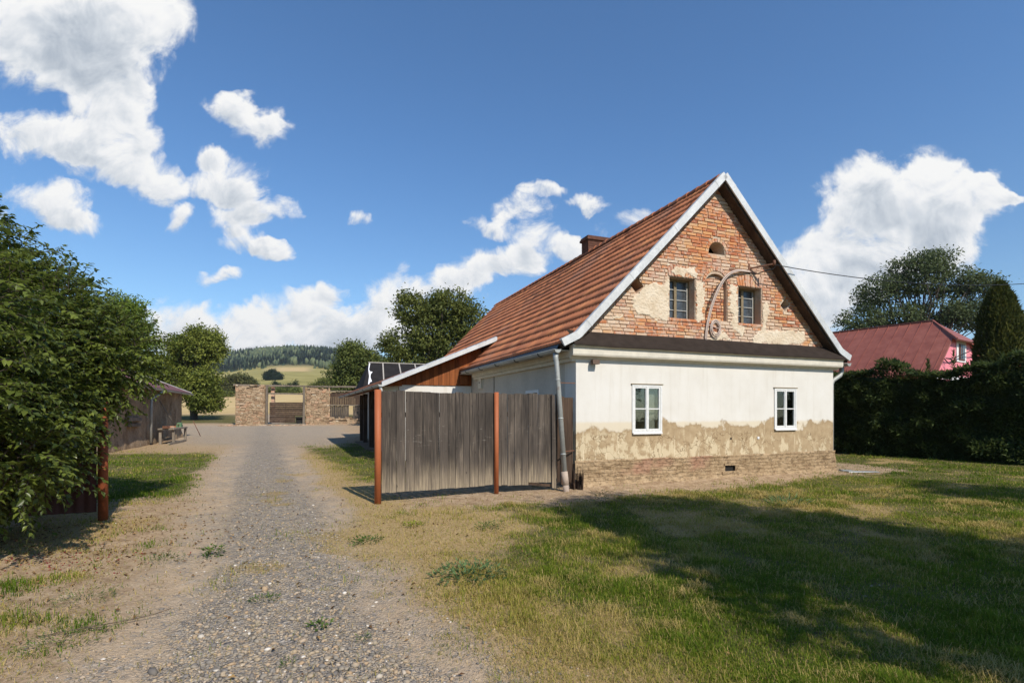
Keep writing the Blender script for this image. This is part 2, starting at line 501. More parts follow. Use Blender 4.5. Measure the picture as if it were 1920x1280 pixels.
M['acacia'] = m_leaf('robinia_leaves', (.030, .048, .018), (.13, .16, .06), .5, .25)
M['spruce'] = m_leaf('spruce_needles', (.018, .034, .011), (.145, .19, .055), .55, .3, .25)
M['thuja'] = m_leaf('thuja_sprays', (.02, .032, .008), (.19, .19, .045), .55, .2, .25)
M['olive'] = m_leaf('olive_bush_leaves', (.050, .056, .018), (.15, .15, .05), .55, .25)
M['yellowgreen'] = m_leaf('yellow_green_leaves', (.06, .085, .015), (.20, .21, .04), .55, .3)
M['fir'] = m_leaf('dark_fir_needles', (.010, .022, .012), (.035, .055, .022), .6, .1)
M['forest'] = m_leaf('hazed_hill_forest', (.042, .066, .040), (.16, .18, .085), .7, .1, .1)  # greens lightened so the colour carries some distance haze
M['grass'] = None
g = G('grass_blades'); t = g.attr('tone')
c = g.ramp(t, [(0, (.042, .085, .009)), (.3, (.115, .178, .016)), (.55, (.245, .258, .032)), (.72, (.38, .30, .08)), (1, (.54, .39, .17))])
M['grass'] = g.done(c, .75, None, .06, 0, (.3, g.mix(.4, c, (.3, .36, .05))))
g = G('gravel_stone'); t = g.attr('tone'); n = g.noise(30, 3)
c = g.ramp(t, [(0, (.105, .096, .09)), (.25, (.205, .185, .165)), (.45, (.31, .262, .20)), (.65, (.42, .325, .215)), (.82, (.42, .285, .165)), (.96, (.53, .465, .38)), (1, (.70, .64, .56))])
M['gravel'] = g.done(g.mix(g.math('MULTIPLY', n, .4), c, (.22, .18, .13)), .85, g.bump(n, .4, .004), .3)
M['weed'] = m_leaf('weed_leaves', (.035, .07, .016), (.13, .19, .04), .5, .3)
M['weedblue'] = m_leaf('blue_green_weed', (.045, .085, .028), (.15, .22, .085), .6, .25)
M['weedyellow'] = m_leaf('yellow_weed', (.12, .15, .015), (.30, .30, .04), .6, .25)
M['fruit'] = m_plain('fallen_red_fruit', (.20, .02, .022), .5, .4, 30, .4)


# ------------------------------------------------------------------ ground
def drive_t(x, y):
    bend = .30 * (fbm(y * .22, y * 0 + 3.3, 5, 2) - .5)
    return x - (.15 - .4856 * y) + bend


def zones(x, y):
    """cover weights at ground points: gravel, coarse, grass, straw"""
    t = drive_t(x, y)
    n = fbm(x * .9, y * .9, 21, 4) - .5; n2 = fbm(x * 3.1, y * 3.1, 31, 4) - .5; n3 = fbm(x * 9, y * 9, 35, 3) - .5
    nn = n * .8 + n2 * .55 + n3 * .35
    u, v = w2l(x, y)
    at = np.abs(t + .10)
    wid = 1.0 + .012 * y
    gravel = sst(1.65, .85, at / wid + nn * .8)
    coarse = sst(1.02, .50, np.abs(t + .02) + n * .4 + n2 * .5)
    coarse = np.maximum(coarse, .5 * sst(.36, .62, fbm(x * 1.9, y * 1.9, 77, 4)) * gravel)
    ratio = x / np.maximum(y, .5)
    yard = sst(21, 26, y) * sst(54, 47, y) * sst(-.70, -.62, ratio + n * .05) * sst(-.29, -.36, ratio + n * .05)
    gravel = np.maximum(gravel, yard); coarse = np.maximum(coarse, yard * .6)
    dirt_edge = -1.15 + 1.1 * nn - .35 * sst(3.5, 0.0, u) + .5 * sst(4, 7.5, u)
    lawn = sst(1.35, 2.05, t + nn * 1.1) * sst(dirt_edge + .55, dirt_edge - .25, v)
    lawn_r = sst(7.8, 8.6, u + nn * .6) * sst(-2.2, -.9, v)
    bare_r = sst(1.5, .8, np.hypot((u - 8.9) / 1.3, (v - 1.2) / 2.2) + nn * .6)
    lawn = np.maximum(lawn, lawn_r * (1 - .85 * bare_r))
    strawpatch = sst(1.3, .45, np.hypot((x + 1.15) / 1.6, (y - 7.1) / 1.8) + nn * 1.0)
    g2 = sst(1.4, 2.0, t + nn * .9) * sst(11.0, 12.4, y + nn * 1.5) * sst(5.6, 4.4, t + n) * sst(29, 25, y)
    g3 = sst(-1.35, -2.0, t + nn * .9) * sst(8.7, 10.2, y + nn * 2) * sst(22, 18.5, y + nn * 2)
    far = sst(50, 56, y) * sst(80, 70, y + n * 8)
    mot = fbm(x * 1.3 + 3, y * 1.3, 95, 5)
    thin = sst(.36, .56, mot)
    grass = np.clip(np.maximum.reduce([lawn * (1 - .85 * strawpatch), g2, g3, far]), 0, 1)
    stray = .22 * sst(.56, .72, fbm(x * 2.3, y * 2.3, 131, 4)) * sst(24, 18, y)
    grass = np.maximum(grass * (.78 + .22 * thin), stray * (1 - gravel * .6))
    straw_edge = sst(.95, 1.5, t + nn * .7) * sst(2.9, 1.7, t + nn * 1.1) * sst(24, 18, y)
    leftstraw = sst(-1.4, -2.1, t + nn) * sst(10.5, 8.5, y) * sst(.40, .62, fbm(x * 1.1, y * 1.1, 55, 4))
    drypatch = (.12 + .88 * sst(.46, .68, fbm(x * .8 + 7, y * .8, 91, 5))) * lawn * sst(.66, .34, mot)
    mossy = sst(-1.3, -1.7, t) * sst(18, 20.5, y) * sst(30, 25, y)
    instraw = .75 * sst(.60, .70, fbm(x * 1.5 + 31, y * 1.5, 141, 4)) * gravel * sst(20, 14, y) * sst(-.9, .1, t + n)
    straw = np.clip(np.maximum.reduce([strawpatch, straw_edge * .85, leftstraw * .7, drypatch * .9, mossy * .5, instraw]), 0, 1)
    return gravel, coarse, grass * (1 - gravel * .9), straw


def hgt(x, y):
    x = np.asarray(x, float); y = np.asarray(y, float)
    xs = np.interp(np.clip(y, 0, 3000), [0, 28, 50, 62, 80, 100, 200, 250, 400, 700, 950, 1150, 1500, 3000],
                   [0, 0, .28, .75, 1.4, 2.3, 9.3, 13, 26.5, 60, 112, 140, 136, 95])
    ratio = x / np.maximum(y, 1.0)
    lat = np.exp(-((ratio + .40) / .30) ** 2) * .95 + .10 * np.exp(-((ratio + .27) / .05) ** 2)
    lat = lat + .30 * np.exp(-((ratio + .75) / .25) ** 2)
    f = sst(60, 300, y)
    z = xs * (1 - f + f * np.clip(lat, .02, 1.3))
    near = sst(60, 30, y)
    t = drive_t(x, y)
    z = z + near * ((fbm(x * 1.3, y * 1.3, 3, 4) - .5) * .05 + (fbm(x * 6, y * 6, 8, 3) - .5) * .014)
    z = z - near * .035 * np.exp(-((np.abs(t + .05) - .88) / .28) ** 2)
    u, v = w2l(x, y)
    d = np.maximum(np.maximum(-u, u - 7.65), np.maximum(-v, 0))
    z = z + .07 * np.exp(-np.clip(d, 0, 9) / .28) * (v < 3)
    return z


def axis(segs):
    out = []
    for a, b, st in segs:
        out += list(np.arange(a, b, st))
    out.append(segs[-1][1])
    return np.array(out)


yl = axis([(-40, -6, 4), (-6, 2.4, .6), (2.4, 6, .07), (6, 11, .1), (11, 20, .2), (20, 60, .7), (60, 200, 4), (200, 1000, 16), (1000, 1500, 25), (1500, 3000, 150)])
xl = axis([(-3000, -1200, 150), (-1200, -300, 15), (-300, -60, 6), (-60, -14, 1.0), (-14, -8, .25), (-8, 8, .1), (8, 16, .2), (16, 60, 1.5), (60, 300, 12), (300, 3000, 150)])
XX, YY = np.meshgrid(xl, yl)
ZZ = hgt(XX, YY)
nx, ny = len(xl), len(yl)
gv = np.stack([XX.ravel(), YY.ravel(), ZZ.ravel()], 1)
ii = np.arange(nx * ny).reshape(ny, nx)
gf = np.stack([ii[:-1, :-1].ravel(), ii[:-1, 1:].ravel(), ii[1:, 1:].ravel(), ii[1:, :-1].ravel()], 1)
zg, zc, zgr, zs = [a.ravel() for a in zones(XX, YY)]
ra = (XX / np.maximum(YY, 1)).ravel(); yf = YY.ravel()
nb = (fbm(XX * .004, YY * .004, 44, 3).ravel() - .5)
tan = sst(66, 78, yf + nb * 20) * sst(215, 200, yf + nb * 30)
tan = np.maximum(tan, sst(590, 610, yf) * sst(735, 715, yf) * sst(-.475, -.468, ra) * sst(-.388, -.398, ra))
mead = sst(205, 222, yf + nb * 30) * sst(760, 730, yf) * (1 - sst(590, 610, yf) * sst(735, 715, yf) * sst(-.475, -.468, ra) * sst(-.388, -.398, ra))
wood = sst(720, 770, yf)
gm = npmesh('ground', gv, gf, smooth=True, extra=dict(gravel=zg, coarse=zc, grass=zgr, straw=zs, tan=tan, meadow=mead, wood=wood))


def m_ground():
    g = G('ground_cover')
    P = g.pos()
    n1 = g.noise(.8, 5, .6); n2 = g.noise(5, 6, .65); n3 = g.noise(26, 5, .65); n4 = g.noise(110, 3, .6)
    a = {k: g.attr(k) for k in ('gravel', 'coarse', 'grass', 'straw', 'tan', 'meadow', 'wood')}
    dirt = g.ramp(g.math('ADD', g.math('MULTIPLY', n2, .5), g.math('MULTIPLY', n3, .5)), [(.36, (.19, .125, .072)), (.5, (.37, .262, .162)), (.64, (.52, .395, .265))])
    # pebbles
    pv = g.n('ShaderNodeTexVoronoi', {'Vector': P, 'Scale': 46.0})
    pc = g.ramp(g.sep(pv.outputs['Color'])[0], [(0, (.17, .155, .145)), (.35, (.30, .265, .22)), (.6, (.42, .335, .235)), (.85, (.38, .28, .18)), (1, (.54, .48, .41))])
    pb = g.n('ShaderNodeTexVoronoi', {'Vector': P, 'Scale': 17.0})
    pc2 = g.ramp(g.sep(pb.outputs['Color'])[0], [(0, (.15, .14, .135)), (.4, (.28, .25, .21)), (.7, (.40, .32, .22)), (1, (.52, .46, .39))])
    fineg = g.mix(g.step(.42, .62, n3), pc, dirt)
    sand = g.ramp(n3, [(.3, (.41, .30, .19)), (.7, (.55, .42, .285))])
    track = g.mix(g.step(.42, .6, n2), sand, fineg)
    coarse = g.mix(g.step(.35, .6, n3), pc2, pc)
    grav = g.mix(a['coarse'], track, coarse)
    col = g.mix(a['gravel'], dirt, grav)
    shaded_soil = g.ramp(g.math('ADD', g.math('MULTIPLY', n2, .5), g.math('MULTIPLY', n4, .5)), [(.3, (.030, .040, .008)), (.55, (.075, .082, .018)), (.7, (.15, .125, .042))])  # darkened so the colour holds the shade between the blades
    strawc = g.ramp(g.math('ADD', g.math('MULTIPLY', n3, .5), g.math('MULTIPLY', n4, .5)), [(.35, (.22, .145, .065)), (.5, (.38, .265, .12)), (.65, (.52, .385, .20))])
    sm = g.math('MULTIPLY', g.step(.22, .80, g.math('ADD', g.math('MULTIPLY', a['grass'], .85), g.math('MULTIPLY', g.math('SUBTRACT', n3, .5), .8))), .85)
    col = g.mix(sm, col, shaded_soil)
    st = g.step(.25, .8, g.math('ADD', g.math('MULTIPLY', a['straw'], .9), g.math('MULTIPLY', g.math('SUBTRACT', n3, .5), .9)))
    col = g.mix(g.math('MULTIPLY', st, .85), col, strawc)
    x, y, z = g.sep(P)
    bigf = g.noise(.02, 5, .6); rows = g.noise(1.0, 3, .6, g.pos((.25, .012, .01)))
    tanc = g.ramp(g.math('ADD', g.math('MULTIPLY', bigf, .5), g.math('MULTIPLY', rows, .5)), [(.35, (.46, .32, .135)), (.65, (.58, .43, .22))])
    meadc = g.ramp(g.noise(.03, 7, .68), [(.3, (.20, .175, .055)), (.5, (.31, .265, .09)), (.7, (.40, .335, .135))])
    col = g.mix(a['tan'], col, tanc)
    col = g.mix(a['meadow'], col, meadc)
    col = g.mix(a['wood'], col, (.03, .045, .018))
    hb = g.math('ADD', g.math('MULTIPLY', n3, .7), g.math('MULTIPLY', n4, .35))
    pebh = g.math('MULTIPLY', g.math('SUBTRACT', .5, pv.outputs['Distance']), g.math('MULTIPLY', a['gravel'], g.math('ADD', .15, g.math('MULTIPLY', a['coarse'], .85))))
    hb = g.math('ADD', hb, g.math('MULTIPLY', pebh, 1.1))
    return g.done(col, .97, g.bump(hb, .9, .024), .03)


ground = link('ground', gm, m_ground())
tag(ground, kind='structure')


def lookup_scatter(n, x0, x1, y0, y1, power=1.5):
    """random ground points, denser near the camera side"""
    q = R.random(n); k = 1 - power
    y = (y0 ** k + q * (y1 ** k - y0 ** k)) ** (1 / k)
    x = R.uniform(-1, 1, n) * (1.16 * y + 1.9)
    m = (x > x0) & (x < x1)
    return x[m], y[m]


def in_house(x, y, pad=.02):
    u, v = w2l(x, y)
    return (u > -pad) & (u < 7.65 + pad) & (v > -.10 - pad) & (v < 16)


def blades(x, y, length, width, tone, lean=.45, flat=None):
    n = len(x); z = hgt(x, y)
    az = R.uniform(0, 2 * math.pi, n); ln = np.abs(R.normal(0, lean, n)) + .12
    if flat is not None: ln = flat
    dx, dy = np.cos(az), np.sin(az)
    sx, sy = -dy, dx
    b = np.stack([x, y, z - .004], 1)
    s = np.stack([sx, sy, sx * 0], 1) * (width / 2)[:, None]
    up = np.array([0, 0, 1.0])
    d1 = np.stack([dx * np.sin(ln * .6), dy * np.sin(ln * .6), np.cos(ln * .6)], 1)
    ln2 = np.minimum(ln * 1.9, 1.9)
    d2 = np.stack([dx * np.sin(ln2), dy * np.sin(ln2), np.cos(ln2)], 1)
    m = b + d1 * (length * .55)[:, None]; t = m + d2 * (length * .45)[:, None]
    V_ = np.stack([b - s, b + s, m - s * .75, m + s * .75, t], 1).reshape(-1, 3)
    k = np.arange(n)[:, None] * 5
    F_ = np.concatenate([k + np.array([[0, 1, 3]]), k + np.array([[0, 3, 2]]), k + np.array([[2, 3, 4]])], 0)
    return V_, F_, np.repeat(tone, 5)


# --- grass
gx, gy = lookup_scatter(1900000, -24, 24, 2.3, 32, 1.85)
_, _, wgr, wst = zones(gx, gy)
wst = np.clip(wst, 0, 1)
clump = fbm(gx * 2.4, gy * 2.4, 61, 3)
dens = wgr * (.42 + .85 * sst(.32, .62, clump)) * (1 - .55 * wst) + .05 * wst
keep = (R.random(len(gx)) < np.clip(dens, 0, 1) * .8) & ~in_house(gx, gy)
gx, gy, wst, clump = gx[keep], gy[keep], wst[keep], clump[keep]
big = fbm(gx * .5, gy * .5, 71, 4)
tone = .10 + .30 * R.random(len(gx)) + .55 * np.clip(big - .44, -.3, .4) + .40 * wst
tone = np.where(R.random(len(gx)) < .07 + .36 * wst + .20 * sst(.52, .72, big), R.uniform(.65, 1, len(gx)), tone)
dist = np.hypot(gx, gy)
ln = (.026 + .042 * R.random(len(gx))) * (.5 + 1.0 * clump) * (1 + .6 * sst(.58, .75, clump)) * (1 - .35 * wst)
wd = (.0020 + .00062 * dist) * R.uniform(.7, 1.3, len(gx))
v_, f_, t_ = blades(gx, gy, ln, wd, np.clip(tone, 0, 1), .75)
tag(link('grass', npmesh('grass', v_, f_, t_), M['grass']), 'short patchy lawn grass, part green and part dried', 'grass', kind='stuff')

# --- dry stalks and clippings lying on the ground
gx, gy = lookup_scatter(800000, -14, 16, 2.3, 18, 1.85)
zgv, zco, wgr, wst = zones(gx, gy)
dens = np.clip(wst * 1.0 + .16 * wgr + .22 * (1 - zgv) * (1 - wgr) + .05 * zgv, 0, 1) * (.25 + .9 * fbm(gx * 2, gy * 2, 93, 3))
keep = (R.random(len(gx)) < dens * .42) & ~in_house(gx, gy)
gx, gy = gx[keep], gy[keep]
dist = np.hypot(gx, gy); n = len(gx)
v_, f_, t_ = blades(gx, gy, R.uniform(.02, .09, n), (.0014 + .00042 * dist), np.clip(np.where(R.random(n) < .3, R.uniform(.45, .7, n), R.uniform(.66, 1.05, n)), 0, 1), flat=R.uniform(.75, 1.35, n))
# small heaps of clippings on the lawn
hc = [(rnd.uniform(-.4, 9.0), rnd.uniform(2.9, 10.5)) for _ in range(190)]
hc = [(x, y) for x, y in hc if zones(np.array([x]), np.array([y]))[2][0] > .55]
hx = []; hy = []; hz = []
for (x, y) in hc:
    k_ = rnd.randint(60, 220); sx_, sy_ = rnd.uniform(.06, .22), rnd.uniform(.05, .13); a_ = rnd.uniform(-.5, .5)
    p_ = R.normal(size=(k_, 2)) * (sx_, sy_)
    qx = p_[:, 0] * math.cos(a_) - p_[:, 1] * math.sin(a_); qy = p_[:, 0] * math.sin(a_) + p_[:, 1] * math.cos(a_)
    hx.append(x + qx); hy.append(y + qy); hz.append(np.exp(-(p_[:, 0] / sx_) ** 2 - (p_[:, 1] / sy_) ** 2) * R.uniform(.01, .05, k_))
hx = np.concatenate(hx); hy = np.concatenate(hy); hz = np.concatenate(hz); n = len(hx)
v2, f2, t2 = blades(hx, hy, R.uniform(.05, .15, n), .0016 + .0004 * np.hypot(hx, hy), np.clip(R.uniform(.7, 1.0, n), 0, 1), flat=R.uniform(.9, 1.4, n))
v2[:, 2] += np.repeat(hz, 5)
f_ = np.concatenate([f_, f2 + len(v_)]); v_ = np.concatenate([v_, v2]); t_ = np.concatenate([t_, t2])
tag(link('dry_stalks', npmesh('dry_stalks', v_, f_, t_), M['grass']), 'pale dry stalks and mown clippings lying on the ground', 'dry grass', kind='stuff')

# --- gravel
ICO = []
_p = (1 + 5 ** .5) / 2
icov = np.array([(-1, _p, 0), (1, _p, 0), (-1, -_p, 0), (1, -_p, 0), (0, -1, _p), (0, 1, _p), (0, -1, -_p), (0, 1, -_p), (_p, 0, -1), (_p, 0, 1), (-_p, 0, -1), (-_p, 0, 1)]) / 1.902
icof = np.array([(0, 11, 5), (0, 5, 1), (0, 1, 7), (0, 7, 10), (0, 10, 11), (1, 5, 9), (5, 11, 4), (11, 10, 2), (10, 7, 6), (7, 1, 8), (3, 9, 4), (3, 4, 2), (3, 2, 6), (3, 6, 8), (3, 8, 9), (4, 9, 5), (2, 4, 11), (6, 2, 10), (8, 6, 7), (9, 8, 1)])


def stones(x, y, size, tone, sink=.25):
    n = len(x); z = hgt(x, y)
    a = R.uniform(0, 2 * math.pi, n); ca, sa = np.cos(a)[:, None], np.sin(a)[:, None]
    v = icov[None] * R.uniform(.72, 1.25, (n, 12, 1))
    v = v * (size[:, None] * np.stack([R.uniform(.8, 1.5, n), R.uniform(.6, 1.0, n), R.uniform(.4, .75, n)], 1))[:, None, :]
    vx = v[..., 0] * ca - v[..., 1] * sa; vy = v[..., 0] * sa + v[..., 1] * ca
    P = np.stack([vx + x[:, None], vy + y[:, None], v[..., 2] + (z + size * sink)[:, None]], 2).reshape(-1, 3)
    F_ = (np.arange(n)[:, None, None] * 12 + icof[None]).reshape(-1, 3)
    return P, F_, np.repeat(tone, 12)


gx, gy = lookup_scatter(270000, -14, 8, 2.3, 20, 1.9)
zgv, zco, wgr, wst = zones(gx, gy)
dens = np.clip(zco * .95 * zgv + .25 * zgv + .16 * (1 - wgr) * (1 - zgv), 0, 1)
keep = (R.random(len(gx)) < dens * .55) & ~in_house(gx, gy)
gx, gy, zc_ = gx[keep], gy[keep], zco[keep]
n = len(gx)
sz = np.clip(np.exp(R.normal(-5.0, .5, n)), .003, .021) * (.66 + .48 * zc_)
tn = np.clip(R.beta(1.5, 1.9, n), 0, 1); tn = np.where(R.random(n) < .012, 1.0, tn)
v_, f_, t_ = stones(gx, gy, sz, tn)
tag(link('gravel', npmesh('gravel', v_, f_, t_), M['gravel']), 'loose grey and tan gravel stones on the drive', 'gravel', kind='stuff')

# --- fallen fruit at left
n = 160
fx = R.normal(-5.0, .55, n); fy = R.normal(5.45, .35, n)
v_, f_, t_ = stones(fx, fy, R.uniform(.007, .012, n), R.random(n), .5)
tag(link('fallen_fruit', npmesh('fallen_fruit', v_, f_, t_), M['fruit']), 'small red fallen fruit on the dry ground at left', 'fruit', kind='stuff')


# ------------------------------------------------------------------ farmhouse
HOUSE = thing('farmhouse', 'old white farmhouse with bare brick gable and red tiled roof', 'house', (AX, AY, 0), YAW)
W = 7.65; LEN = 15.3
front = lambda a, b, c: (a, c, b)                 # front wall: a=u, b=z, c into the house
left = lambda a, b, c: (c, a, b)                  # left wall: a=v, b=z

wins = [(1.38, 2.17, 1.14, 2.20), (5.56, 6.31, 1.17, 2.19)]
mb = MB()
slab([(0, .52), (W, .52), (W, 2.82), (0, 2.82)], [rect(a + .03, b - .03, c + .03, d - .03) for a, b, c, d in wins], .5, front, mb)
wall = mb.build('wall', M['wall'], HOUSE)
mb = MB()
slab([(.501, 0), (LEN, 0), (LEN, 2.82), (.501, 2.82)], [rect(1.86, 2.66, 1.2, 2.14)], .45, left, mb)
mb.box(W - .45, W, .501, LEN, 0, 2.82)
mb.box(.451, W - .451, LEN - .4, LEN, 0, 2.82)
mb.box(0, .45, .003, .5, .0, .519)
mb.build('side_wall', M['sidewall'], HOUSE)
mb = MB(); mb.box(.46, W - .46, .6, .62, .0, 2.8); mb.box(.46, W - .46, .62, LEN - .5, -.02, 0.0)
mb.build('room_back', M['dark'], HOUSE)

# plinth: crumbling sheet of muddy brickwork
na, nb_ = 300, 34
aa = np.linspace(-.035, W + .035, na); bb = np.concatenate([np.linspace(-.14, .16, 14), np.linspace(.18, .60, nb_ - 14)])
A2, B2 = np.meshgrid(aa, bb)
B2 = B2 + (fbm(A2 * 4, B2 * 6, 71, 3) - .5) * .03 * sst(.6, .5, B2)
topz = .575 + .03 * sst(5, 7.6, A2) + (fbm(A2 * 2, A2 * 0, 5, 3) - .5) * .05
Zp = np.minimum(B2, topz)
outw = .04 + (fbm(A2 * 2.6, Zp * 4, 13, 4) - .5) * .08 + (fbm(A2 * 9, Zp * 18, 15, 3) - .5) * .028
outw = outw + .20 * np.exp(-(np.clip(Zp, -.14, 9) + .06) / .09) * (.3 + 1.2 * fbm(A2 * 1.6, A2 * 0 + 4, 19, 3))
outw = outw * sst(.0, .03, (topz - B2) + .03) + .004
rowg = np.abs(((Zp + .01) / .078) % 1 - .5)
outw = outw - .008 * sst(.40, .5, rowg) * sst(.08, .25, Zp) * sst(.4, .55, fbm(A2 * 1.2, Zp * 4, 44, 3))
pv_ = np.stack([A2.ravel(), -outw.ravel(), Zp.ravel()], 1)
ii = np.arange(na * nb_).reshape(nb_, na)
pf_ = np.stack([ii[:-1, :-1].ravel(), ii[:-1, 1:].ravel(), ii[1:, 1:].ravel(), ii[1:, :-1].ravel()], 1)
cx_ = pv_[pf_].mean(1)
pf_ = pf_[~((cx_[:, 0] > 3.97) & (cx_[:, 0] < 4.25) & (cx_[:, 2] > .20) & (cx_[:, 2] < .335))]
plinth = link('plinth', npmesh('plinth', pv_, pf_, smooth=False), M['plinth'], HOUSE)
mb = MB(); mb.box(-.03, W + .03, .03, .4, -.1, .515)
mb.build('footing', M['core'], HOUSE)
mb = MB()
mb.box(3.95, 4.27, -.001, .028, .18, .35); mb.build('vent_shade', M['dark'], HOUSE)  # near-black plate paints the shade in the vent
mb = MB(); mb.box(3.93, 4.12, -.06, .0, .337, .385, .75, .006); mb.box(4.14, 4.30, -.055, .0, .335, .38, .6, .006)
mb.box(3.85, 4.25, -.075, -.01, .13, .195, .95, .006)
mb.build('vent_brick', M['plinth'], HOUSE)


# windows of the ground floor
def casement(u0, u1, z0, z1, parent, y=0.0):
    o = MB()
    f = .042
    o.box(u0, u0 + f, y - .022, y + .06, z0, z1); o.box(u1 - f, u1, y - .022, y + .06, z0, z1)
    o.box(u0 + f, u1 - f, y - .022, y + .06, z1 - f, z1); o.box(u0 + f, u1 - f, y - .022, y + .06, z0, z0 + f)
    fr = o.build("window_frame", M["frame"], parent)
    s = MB(); s.box(u0 - .025, u1 + .025, y - .034, y + .0, z1 + .002, z1 + .022, .5, .002); s.build('drip_board', M['oldframe'], fr)
    s = MB(); mid = (u0 + u1) / 2; w = .036
    for a, b in ((u0 + f + .003, mid - .004), (mid + .004, u1 - f - .003)):
        s.box(a, a + w, y - .016, y + .03, z0 + f + .003, z1 - f - .003); s.box(b - w, b, y - .016, y + .03, z0 + f + .003, z1 - f - .003)
        s.box(a + w, b - w, y - .016, y + .03, z1 - f - w, z1 - f - .003); s.box(a + w, b - w, y - .016, y + .03, z0 + f + .003, z0 + f + w + .01)
        s.box(a + w, b - w, y - .012, y + .02, (z0 + z1) / 2 - .012, (z0 + z1) / 2 + .012)
    s.box(mid - .02, mid + .02, y - .026, y - .017, z0 + f, z1 - f)
    s.build('sash', M['frame'], fr)
    p = MB(); p.box(u0 + f, u1 - f, y + .006, y + .010, z0 + f, z1 - f)
    p.build('pane', M['glass'], fr)
    return fr


for k, (a, b, c, d) in enumerate(wins):
    wf = casement(a, b, c, d, HOUSE)
    mid = (a + b) / 2
    r = MB()
    r.box(mid + .05, b - .09, .12, .14, c + .06, d - .06)
    if k == 1: r.box(a + .13, mid - .03, .15, .17, c + .06, d - .06)
    r.build('pane_backing', M['inner'], wf)  # added backing that greys the panes
    r = MB(); r.box(a + .06, a + .115, .10, .13, c + .06, d - .4 if k == 0 else d - .1); r.build('lit_jamb_strip', M['litreveal'], wf)  # pale strip drawn where sun falls on the reveal
    # under-sill and run marks
    s = MB(); s.box(a + .01, b - .01, -.05, -.0225, c - .028, c + .006); s.build('sill', M['whitepaint'], wf)
# side window
o = MB()
for (p, q, r0, r1) in ((1.86, 1.92, 1.2, 2.14), (2.60, 2.66, 1.2, 2.14), (1.92, 2.60, 2.07, 2.14), (1.92, 2.60, 1.2, 1.27), (2.23, 2.29, 1.27, 2.07)):
    o.box(-.02, .05, p, q, r0, r1)
sf = o.build('window_frame', M['frame'], HOUSE)
o = MB(); o.box(.01, .014, 1.92, 2.60, 1.27, 2.07); o.build('pane', M['dustglass'], sf)
o = MB(); o.box(-.07, -.0, 6.2, 6.5, 2.36, 2.68); mb2 = o.build('meter_box', M['cornice'], HOUSE)
o = MB(); o.box(-.075, -.071, 6.32, 6.40, 2.53, 2.56); o.build('box_slot', M['dark'], mb2)
o = MB(); o.tube([(-.012, 5.1, 2.8), (-.012, 5.1, 2.0)], .008, 6); o.build('wall_cable', M['black'], HOUSE)

# cornice
prof = [(0, 2.70), (-.03, 2.72), (-.05, 2.755), (-.15, 2.765), (-.165, 2.80), (-.165, 2.93), (-.20, 2.95), (-.20, 2.985), (0, 2.99)]
o = MB(); n = len(prof)
ends = (-.155, W + .16)
o.add([(ends[0], y, z) for y, z in prof] + [(ends[1], y, z) for y, z in prof],
      [tuple(range(n)), tuple(range(2 * n - 1, n - 1, -1))] + [(i, i + n, (i + 1) % n + n, (i + 1) % n) for i in range(n)])
o.build('cornice', M['cornice'], HOUSE)
o = MB()
o.box(-.16, -.003, .003, 6.9, 2.74, 2.86); o.box(-.10, -.003, .003, 6.9, 2.66, 2.735)
o.build('side_cornice', M['cornice'], HOUSE)
# felt covered strip between cornice and gable
na = 90
aa = np.linspace(-.16, W + .20, na)
rows = [(-.235, 2.962), (-.235, 2.99), (-.12, 3.11), (.02, 3.265), (.15, 3.335)]
vv = []
for (yy, zz) in rows:
    wob = (fbm(aa * 1.1, aa * 0 + yy * 9, 4, 3) - .5)
    for a, w_ in zip(aa, wob):
        bump_ = .022 * math.exp(-((a - 3.95) / .05) ** 2) * (1 if -.22 < yy < 0 else .4)
        vv.append((a, yy - w_ * .03 - bump_, zz + w_ * .035 + bump_))
ii = np.arange(len(vv)).reshape(len(rows), na)
ff = np.stack([ii[:-1, :-1].ravel(), ii[:-1, 1:].ravel(), ii[1:, 1:].ravel(), ii[1:, :-1].ravel()], 1)
link('felt_strip', npmesh('felt_strip', np.array(vv), ff, smooth=True), M['felt'], HOUSE)

# ---- gable
APX, APZ = 3.83, 7.12
SL = (APZ - 3.19) / (APX + .045)
def rake(z, inset=0.0):
    h = (APZ - .12 - z) / SL - inset
    return APX - h, APX + h
uw = [(2.385, 3.10, 3.72, 4.66), (4.405, 5.13, 3.73, 4.62)]
arch = [(3.50, 5.31)] + [(3.745 + .245 * math.cos(math.pi - k * math.pi / 10), 5.33 + .27 * math.sin(k * math.pi / 10)) for k in range(11)] + [(3.99, 5.31)]
dia1 = [(1.35, 4.36), (1.50, 4.20), (1.69, 4.37), (1.52, 4.55)]
dia2 = [(5.77, 4.26), (5.92, 4.13), (6.08, 4.29), (5.94, 4.45)]
niche = [(3.40, 3.75), (4.05, 3.75), (4.05, 4.60)] + [(3.725 + .325 * math.cos(k * math.pi / 8), 4.60 + .25 * math.sin(k * math.pi / 8)) for k in range(1, 8)] + [(3.40, 4.60)]
holes = [rect(*w_) for w_ in uw] + [arch, dia1, dia2]
GD = -.012
gfront = lambda a, b, c: (a, c - GD * 0 + .0, b)
mb = MB()
tri = [(rake(2.99)[0], 2.995), (rake(2.99)[1], 2.995), (APX, APZ - .12)]
slab(tri, holes + [niche], .34, gfront, mb)
def GT(o):
    o.location = (.065, .12, -.02); o.scale = (1.0126, 1, 1.0126); return o
gw = GT(mb.build('gable_wall', M['mortar'], HOUSE))
mb = MB(); mb.prism(tri, gfront, 1.3, 1.32); mb.build('attic_back', M['dark'], HOUSE)  # near-black sheet paints the darkness behind the gable openings


